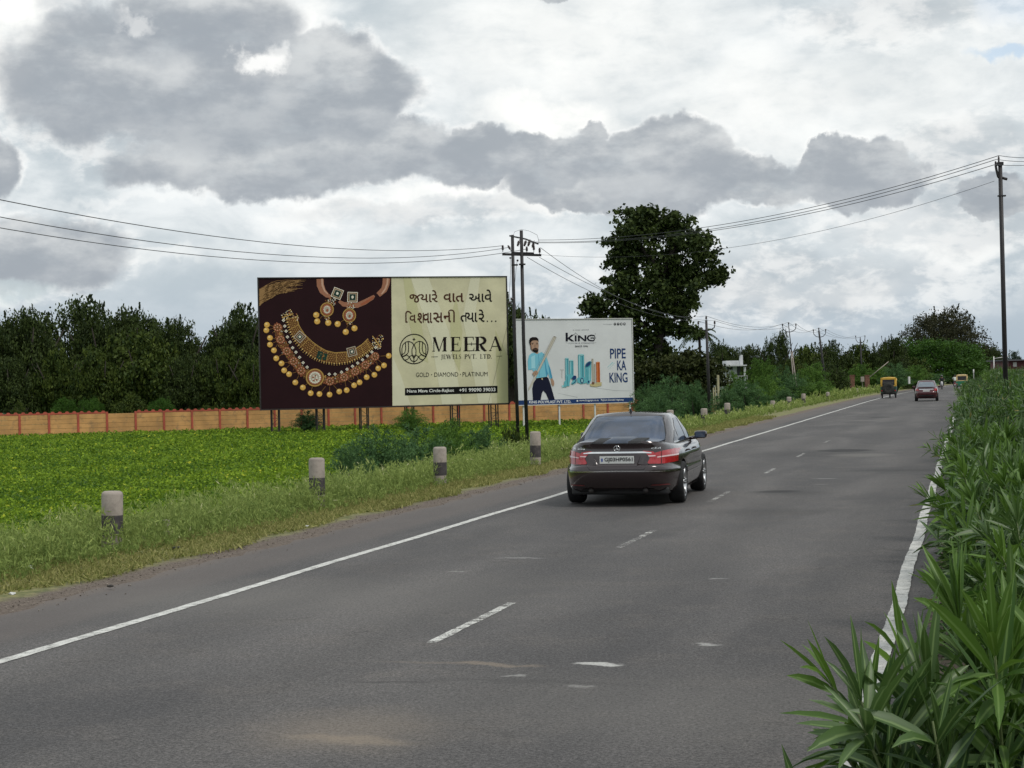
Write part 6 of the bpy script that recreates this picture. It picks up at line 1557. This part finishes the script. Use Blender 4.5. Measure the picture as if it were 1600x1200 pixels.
def hatch():
    yaw = rad(14.0); Y = 130.0; pm_ = mat('maroon_paint', (.075, .012, .016), .25, metal=.3, coat=1.0, var=0); L = 3.99; W = .84
    q = GR(1447, 627); s_, t_ = st(q)
    q = RD(s_, t_)
    lv = [(0, .72, .14, L - .2, 5, 5), (.1, .80, .04, L - .05, 5, 4.4), (.35, .835, .0, L, 5, 4), (.5, .84, .01, L, 5, 4), (.56, .835, .05, L - .02, 5, 4), (.75, .83, .07, L - .06, 5, 4), (.9, .80, .09, L - .12, 5, 4), (.97, .765, .08, L - .16, 5, 4.2), (1.0, .73, .09, L - .2, 5, 4.2)]
    P_ = dict(L=L, W=W, axles=(.78, 3.2), arch=.33, wr=.30, crown=.03, levels=lv, top=[(0, .97), (.1, .99), (.5, .965), (1.2, .95), (2.4, .95), (2.9, .98), (3.4, .92), (3.99, .66)], bot=[(0, .32), (.4, .21), (3.5, .2), (3.99, .27)],
              cabin=[(.88, .74, .22, 3.05, 6, 4.6), (.98, .735, .36, 2.92, 6, 4.8), (1.1, .70, .52, 2.72, 6, 5), (1.25, .655, .74, 2.45, 6, 5), (1.38, .61, .95, 2.2, 6, 5), (1.44, .575, 1.06, 2.08, 6, 5), (1.46, .55, 1.12, 2.0, 6, 5)], rcrown=.04, roofc=1.55, roofl=.5)
    root, c = sedan(pm_, ((q.x, q.y, .006), -yaw, 'small maroon car with silver trim driving beside the near auto rickshaw', 'car'), P_)
    c.patch('rear_window', [(-.60, 1.02), (-.50, 1.38), (.50, 1.38), (.60, 1.02)], 'rear', mat('hatch_glass', (.10, .13, .16), .1, spec=1.0, coat=1.0, var=0), .006, 16, 8)
    for sd_ in ('right', 'left'):
        c.patch('side_window', [(.75, .99), (2.6, .99), (2.15, 1.34), (1.1, 1.34)], sd_, M_glass, .006, 12, 6)
        sg = 1 if sd_ == 'right' else -1; m = MB(); m.box((sg * .90, 2.45, 1.02), (.2, .14, .14), bev=.03); m.build('side_mirror', pm_, root)
    for sg in (-1, 1): c.patch('tail_lamp', [(sg * .50, .78), (sg * .78, .72), (sg * .82, .80), (sg * .80, .95), (sg * .60, .92)], 'rear', M_lens, .01, 10, 5)
    c.patch('trunk_strip', [(-.50, .84), (.50, .84), (.50, .88), (-.50, .88)], 'rear', M_chrome, .012, 10, 1); c.patch('rear_spoiler', [(-.56, .955), (.56, .955), (.56, .985), (-.56, .985)], 'rear', M_blkpl, .01, 10, 1)
    m = MB(); y = c.hit(0, .7, 'rear')[0].y - .02; m.box((0, y, .745), (.48, .012, .11), bev=.003); m.build('licence_plate', M_plate, root); c.patch('bumper_insert', [(-.55, .35), (.55, .35), (.6, .45), (-.6, .45)], 'rear', M_blkpl, .008, 10, 3)
    m = MB(); m.box((0, 2, .25), (1.3, 3.2, .12), bev=.03); m.build('underbody', M_blkpl, root)
    for y in (.78, 3.2):
        for sg in (-1, 1): wheel(root, sg * .73, y, .30, .2, sg, M_rim)
hatch()

def auto(px, py, rear, lab, body, canopy, yaw=14.8, s_=None):
    q = GR(px, py); root = empty('auto_rickshaw', (q.x, q.y, 0.005), -rad(yaw), lab, 'auto rickshaw', 'auto rickshaws on the far road')
    k = 1
    # tub
    m = MB(); tub = [(-.62, .38), (-.66, .55), (-.66, .92), (-.60, .98), (.60, .98), (.66, .92), (.66, .55), (.62, .38)]
    y0, y1 = .05, 1.0; n = len(tub); vs = [(x * .96, y0 + .05, z) for x, z in tub] + [(x, y0 + .35, z) for x, z in tub] + [(x, y1, z) for x, z in tub]; m.add(vs, [(i + a, (i + 1) % n + a, (i + 1) % n + a + n, i + a + n) for a in (0, n) for i in range(n)] + [tuple(range(n)), tuple(range(3 * n - 1, 2 * n - 1, -1))]); m.build('rear_body', body, root)
    m = MB(); m.box((0, 1.4, .35), (1.15, 1.9, .08), bev=.02); m.build('floor', body, root)
    m = MB(); fr = [(-.42, .35), (-.5, .6), (-.48, 1.05), (.48, 1.05), (.5, .6), (.42, .35)]; n = 6; m.add([(x, 2.25, z) for x, z in fr] + [(x * .8, 2.55, z * .98) for x, z in fr], [(i, (i + 1) % n, (i + 1) % n + n, i + n) for i in range(n)] + [tuple(range(n)), tuple(range(2 * n - 1, n - 1, -1))]); m.build('front_cowl', body, root)
    # canopy
    m = MB(); pr = [(-.66, .98), (-.665, 1.45), (-.63, 1.60), (-.50, 1.70), (0, 1.735), (.50, 1.70), (.63, 1.60), (.665, 1.45), (.66, .98)]; n = len(pr)
    ys = [(.12, .97, -.02), (.30, 1.0, 0), (1.3, 1.0, .02), (2.1, .96, -.02)]
    top = [(i) for i in range(1, n - 1)]
    vs = [(x * a, y, z + d) for (y, a, d) in ys for x, z in pr]; fs = []
    for j in range(3):
        for i in range(n - 1):
            if j > 0 and i in (0, n - 2): continue
            fs.append((j * n + i, j * n + i + 1, (j + 1) * n + i + 1, (j + 1) * n + i))
    m.add(vs, fs); m.build('canopy', canopy, root, True)
    m = MB()      # back frame of the hood around the window
    for (c_, d) in [((-.57, .11, 1.3), (.15, .03, .68)), ((.57, .11, 1.3), (.15, .03, .68)), ((0, .11, 1.615), (1.29, .03, .15)), ((0, .11, 1.02), (1.29, .03, .08))]: m.box(c_, d, bev=.008)
    m.build('hood_back', canopy, root)
    m = MB(); m.box((0, .145, 1.3), (1.0, .01, .5)); m.build('rear_window', mat('dim_plastic_window', (.03, .028, .03), .25, var=.3, vs=6), root)
    m = MB(); m.box((0, .95, .78), (1.1, .5, .14), bev=.04); m.box((0, .62, 1.12), (1.1, .12, .5), bev=.04); m.build('passenger_seat', M_blkpl, root)
    m = MB()
    for sx in (-.6, .6): m.tube([(sx, 2.1, .6), (sx * .95, 2.2, 1.1), (sx * .95, 2.05, 1.62)], .025, 5)
    m.build('windscreen_frame', M_blkpl, root)
    for (x, y) in ((-.55, .55), (.55, .55), (0, 2.45)): wheel(root, x, y, .22, .11, 1 if x >= 0 else -1, M_steel, 4)
    m = MB(); m.box((0, .02, .42), (1.2, .05, .08), bev=.02); m.build('bumper', M_blkpl, root)
    for sg in (-1, 1):
        m = MB(); m.box((sg * .55, .06, .62), (.12, .03, .1), bev=.01); m.build('tail_lamp', M_lens, root)
        m = MB(); m.box((sg * .55, .2, .32), (.2, .01, .22)); m.build('mudflap', M_blkpl, root)
    m = MB(); m.box((0, .06, .55), (.34, .01, .1)); m.build('licence_plate', M_plate, root)
    if rear:   # dark cover slung over the back
        m = MB(); m.lathe([(.18, -.06), (.30, -.10), (.44, -.07), (.50, 0), (.44, .05), (.2, .05)], 28, 'Y', (-.02, .02, .80)); m.ball((-.02, .03, .80), (.30, .06, .28), 12); m.box((-.05, .04, 1.18), (.9, .1, .3), bev=.05); m.build('spare_wheel_cover', mat('dark_cover', (.028, .028, .024), .8, var=.4, vs=8, bump=.6, bs=14), root, True)
    return root
M_yel = mat('yellow_canopy', (.60, .36, .045), .6, var=.12, vs=2); M_cream = mat('cream_canopy', (.66, .48, .22), .6, var=.1); M_grn = mat('green_body', (.010, .17, .085), .4, var=.12, coat=.4); M_dkgrn = mat('dark_green_body', (.014, .055, .035), .5, var=.3)
auto(1388, 622, True, 'yellow topped auto rickshaw with dark round cover on its back, nearer one', M_dkgrn, M_yel)
auto(1503, 608.5, False, 'green auto rickshaw with cream top, farther one near the hedge', M_grn, M_cream)

def skin_body(name, joints, bones, parent, m, sub=1):
    """joints: {key: (co, radius)}; bones: pairs of keys. One continuous surface."""
    keys = list(joints); me = bpy.data.meshes.new(name); me.from_pydata([joints[k][0] for k in keys], [(keys.index(a), keys.index(b)) for a, b in bones], [])
    o = bpy.data.objects.new(name, me); C.objects.link(o); md = o.modifiers.new('s', 'SKIN'); md.use_smooth_shade = True
    if not me.skin_vertices: bm = bmesh.new(); bm.from_mesh(me); bm.verts.layers.skin.verify(); bm.to_mesh(me); bm.free()
    for i, k in enumerate(keys):
        r = joints[k][1]; me.skin_vertices[0].data[i].radius = (r, r) if isinstance(r, float) else r
    me.skin_vertices[0].data[keys.index('pelvis') if 'pelvis' in keys else 0].use_root = True
    sb = o.modifiers.new('d', 'SUBSURF'); sb.levels = sub; sb.render_levels = sub
    dg = bpy.context.evaluated_depsgraph_get(); m2 = bpy.data.meshes.new_from_object(o.evaluated_get(dg)); bpy.data.objects.remove(o)
    m2.name = name; m2.materials.clear(); m2.materials.append(m); m2.shade_smooth(); return link(name, m2, parent)
M_skin = mat('skin', (.20, .10, .06), .6, var=.05)
def rider(loc, rz, shirt, trouser, helmet, lab):
    """seated scooter rider, faces +y, saddle at z .78"""
    root = empty('person', loc, rz, lab, 'person')
    J_ = {'pelvis': ((0, 0, .86), .13), 'waist': ((0, .0, 1.0), .125), 'chest': ((0, .04, 1.22), (.19, .13)), 'neck0': ((0, .06, 1.38), .075), 'neck': ((0, .08, 1.45), .055), 'head': ((0, .10, 1.55), (.085, .095)), 'crown': ((0, .10, 1.65), .07)}
    B = [('pelvis', 'waist'), ('waist', 'chest'), ('chest', 'neck0'), ('neck0', 'neck'), ('neck', 'head'), ('head', 'crown')]
    for sg, n in ((-1, 'l'), (1, 'r')):
        J_.update({n + 'sh': ((sg * .19, .06, 1.33), .062), n + 'el': ((sg * .29, .18, 1.10), .045), n + 'wr': ((sg * .28, .46, 1.06), .032), n + 'ha': ((sg * .27, .53, 1.05), .036), n + 'hip': ((sg * .11, .03, .82), .10), n + 'kn': ((sg * .20, .42, .76), .068), n + 'an': ((sg * .17, .34, .36), .045), n + 'to': ((sg * .17, .48, .32), .04)})
        B += [('neck0', n + 'sh'), (n + 'sh', n + 'el'), (n + 'el', n + 'wr'), (n + 'wr', n + 'ha'), ('pelvis', n + 'hip'), (n + 'hip', n + 'kn'), (n + 'kn', n + 'an'), (n + 'an', n + 'to')]
    skin_body('body', J_, B, root, M_skin)
    S = {'pelvis': ((0, 0, .88), .145), 'waist': ((0, 0, 1.02), .142), 'chest': ((0, .04, 1.22), (.205, .15)), 'neck0': ((0, .06, 1.365), .09)}; SB = [('pelvis', 'waist'), ('waist', 'chest'), ('chest', 'neck0')]
    T = {'pelvis': ((0, 0, .85), .14)}; TB = []
    for sg, n in ((-1, 'l'), (1, 'r')):
        S[n + 's'] = ((sg * .19, .06, 1.335), .075); S[n + 'e'] = ((sg * .275, .16, 1.13), .058); SB += [('neck0', n + 's'), (n + 's', n + 'e')]
        T[n + 'h'] = ((sg * .11, .03, .82), .112); T[n + 'k'] = ((sg * .20, .42, .76), .08); T[n + 'a'] = ((sg * .17, .34, .40), .058); TB += [('pelvis', n + 'h'), (n + 'h', n + 'k'), (n + 'k', n + 'a')]
    skin_body('shirt', S, SB, root, shirt); skin_body('trousers', T, TB, root, trouser)
    m = MB(); m.ball((0, .085, 1.60), (.105, .125, .10) if helmet is None else (.13, .15, .135), 14); m.build('hair' if helmet is None else 'helmet', mat('hair_black', (.012, .010, .009), .5) if helmet is None else helmet, root, True)
    m = MB()
    for sg in (-1, 1):
        m.ball((sg * .035, .185, 1.56), (.012, .008, .008), 6)
        for q in range(4): m.tube([(sg * (.255 + .012 * q), .53, 1.06), (sg * (.255 + .012 * q), .57, 1.05), (sg * (.255 + .012 * q), .57, 1.02)], .007, 5)
        m.tube([(sg * .245, .50, 1.04), (sg * .24, .54, 1.015)], .008, 5)
    m.ball((0, .20, 1.535), (.012, .018, .02), 6); m.build('face_and_fingers', M_skin, root, True)
    return root
def scooter(loc, rz, paint, lab):
    root = empty('scooter', loc, rz, lab, 'scooter')
    m = MB(); n = 14
    st_ = [(-.62, .05, .62), (-.55, .13, .66), (-.35, .18, .66), (-.05, .19, .62), (.15, .15, .56)]
    for (y, w_, z) in st_:
        pass
    vs = [(w_ * math.cos(2 * PI * k / n), y, z - .10 + .20 * math.sin(2 * PI * k / n)) for (y, w_, z) in st_ for k in range(n)]; m.add(vs, [(i * n + k, i * n + (k + 1) % n, (i + 1) * n + (k + 1) % n, (i + 1) * n + k) for i in range(4) for k in range(n)] + [tuple(range(n)), tuple(range(5 * n - 1, 4 * n - 1, -1))])
    m.build('rear_body', paint, root, True)
    m = MB(); m.box((0, .32, .30), (.34, .5, .06), bev=.02); m.tube([(0, .5, .32), (0, .62, .7), (0, .56, .95)], [.16, .15, .09], 10); m.build('leg_shield', paint, root, True)
    m = MB(); m.box((0, -.18, .765), (.28, .72, .09), bev=.035); m.build('seat', M_blkpl, root, True)
    m = MB(); m.tube([(-.33, .50, 1.03), (-.15, .57, 1.0), (.15, .57, 1.0), (.33, .50, 1.03)], .017, 6); m.tube([(0, .57, .98), (0, .72, .25)], .03, 6); m.build('handlebar', M_blkpl, root, True)
    for sg in (-1, 1): m = MB(); m.tube([(sg * .22, .56, 1.02), (sg * .30, .55, 1.17)], .008, 4); m.ball((sg * .32, .55, 1.2), (.055, .015, .04), 8); m.build('mirror', M_blkpl, root, True)
    for y in (-.52, .72): wheel(root, 0, y, .23, .10, 1, M_steel, 5)
    m = MB(); m.box((0, -.66, .64), (.16, .03, .07), bev=.01); m.build('tail_lamp', M_lens, root); m = MB(); m.box((0, -.70, .46), (.2, .01, .1)); m.build('licence_plate', M_plate, root)
    m = MB(); m.box((0, .66, .90), (.15, .06, .12), bev=.03); m.build('headlamp', M_white, root); m = MB(); m.box((0, -.68, .38), (.14, .01, .18)); m.build('mudflap', M_blkpl, root)
    return root
a = GR(1471.5, 608.5); b_ = GR(1491.8, 607.2)
yw = -rad(14.8)
scooter((a.x, a.y, .005), yw + PI, mat('scooter_silver', (.50, .49, .50), .35, coat=.6), 'silver scooter coming toward us beside the maroon car'); rider((a.x, a.y, .005), yw + PI, mat('dark_shirt', (.02, .02, .025), .9), mat('dark_trousers', (.015, .015, .02), .9), mat('black_helmet', (.012, .012, .013), .25, coat=1), 'person in dark clothes riding the oncoming silver scooter')
scooter((b_.x, b_.y, .005), yw, mat('scooter_red', (.12, .03, .03), .35, coat=.6), 'dark red scooter riding away beside the far green auto rickshaw'); rider((b_.x, b_.y, .005), yw, mat('pale_shirt', (.62, .66, .60), .9), mat('dark_trousers', (.015, .015, .02), .9), None, 'person in a white shirt riding away on a scooter')
# bright painted strips across the road far off
for i, (px, py) in enumerate([(1478, 613), (1490, 611.5), (1500, 611)]):
    s0, t0 = st(GR(px, py)); V = []; UV = []
    for k2 in range(9):
        for sg in (-1, 1): tt = t0 - bend(s0) + (k2 - 4) * .22; ss_ = s0 + sg * .22; V.append(RD(ss_, tt, .006)); UV.append((tt, ss_))
    sheet('rumble_strip', V, [(2 * q, 2 * q + 1, 2 * q + 3, 2 * q + 2) for q in range(8)], UV, pm)

# ---- loose stones along the crumbled asphalt edges
def gravel():
    rng = np.random.RandomState(17); n = 9000
    s = 6 + 60 * rng.rand(n) ** 1.8; left = rng.rand(n) < .8
    t = np.where(left, -9.15 + rng.normal(size=n) * .22, -.28 + rng.normal(size=n) * .1)
    base = np.array([(1, 0, 0), (-.5, .87, 0), (-.5, -.87, 0), (0, 0, 1.0), (.2, .1, -1.0)]); fs = np.array([(0, 1, 3), (1, 2, 3), (2, 0, 3), (1, 0, 4), (2, 1, 4), (0, 2, 4)])
    P = np.array([RD(a, b, .004) for a, b in zip(s, t)]); sz = (.004 + .012 * rng.rand(n) ** 3)[:, None, None]
    a = rng.uniform(0, 6.28, n); c, d = np.cos(a), np.sin(a); B = np.repeat(base[None], n, 0) * rng.uniform(.6, 1.3, (n, 5, 1))
    X = B[:, :, 0] * c[:, None] - B[:, :, 1] * d[:, None]; Y = B[:, :, 0] * d[:, None] + B[:, :, 1] * c[:, None]
    V = np.stack([X, Y, B[:, :, 2] * .6], 2) * sz + P[:, None]
    Fq = (np.arange(n) * 5)[:, None, None] + fs[None]
    o = link('loose_gravel', npmesh('loose_gravel', V.reshape(-1, 3), Fq.reshape(-1, 3), np.repeat(rng.rand(n), 5), leafmat('gravel', (0.07, 0.055, 0.045), (0.30, 0.26, 0.22), rough=.9, trans=0)))
    tag(o, 'loose brown stones scattered along the crumbling asphalt edges', 'gravel', kind='stuff')
gravel()
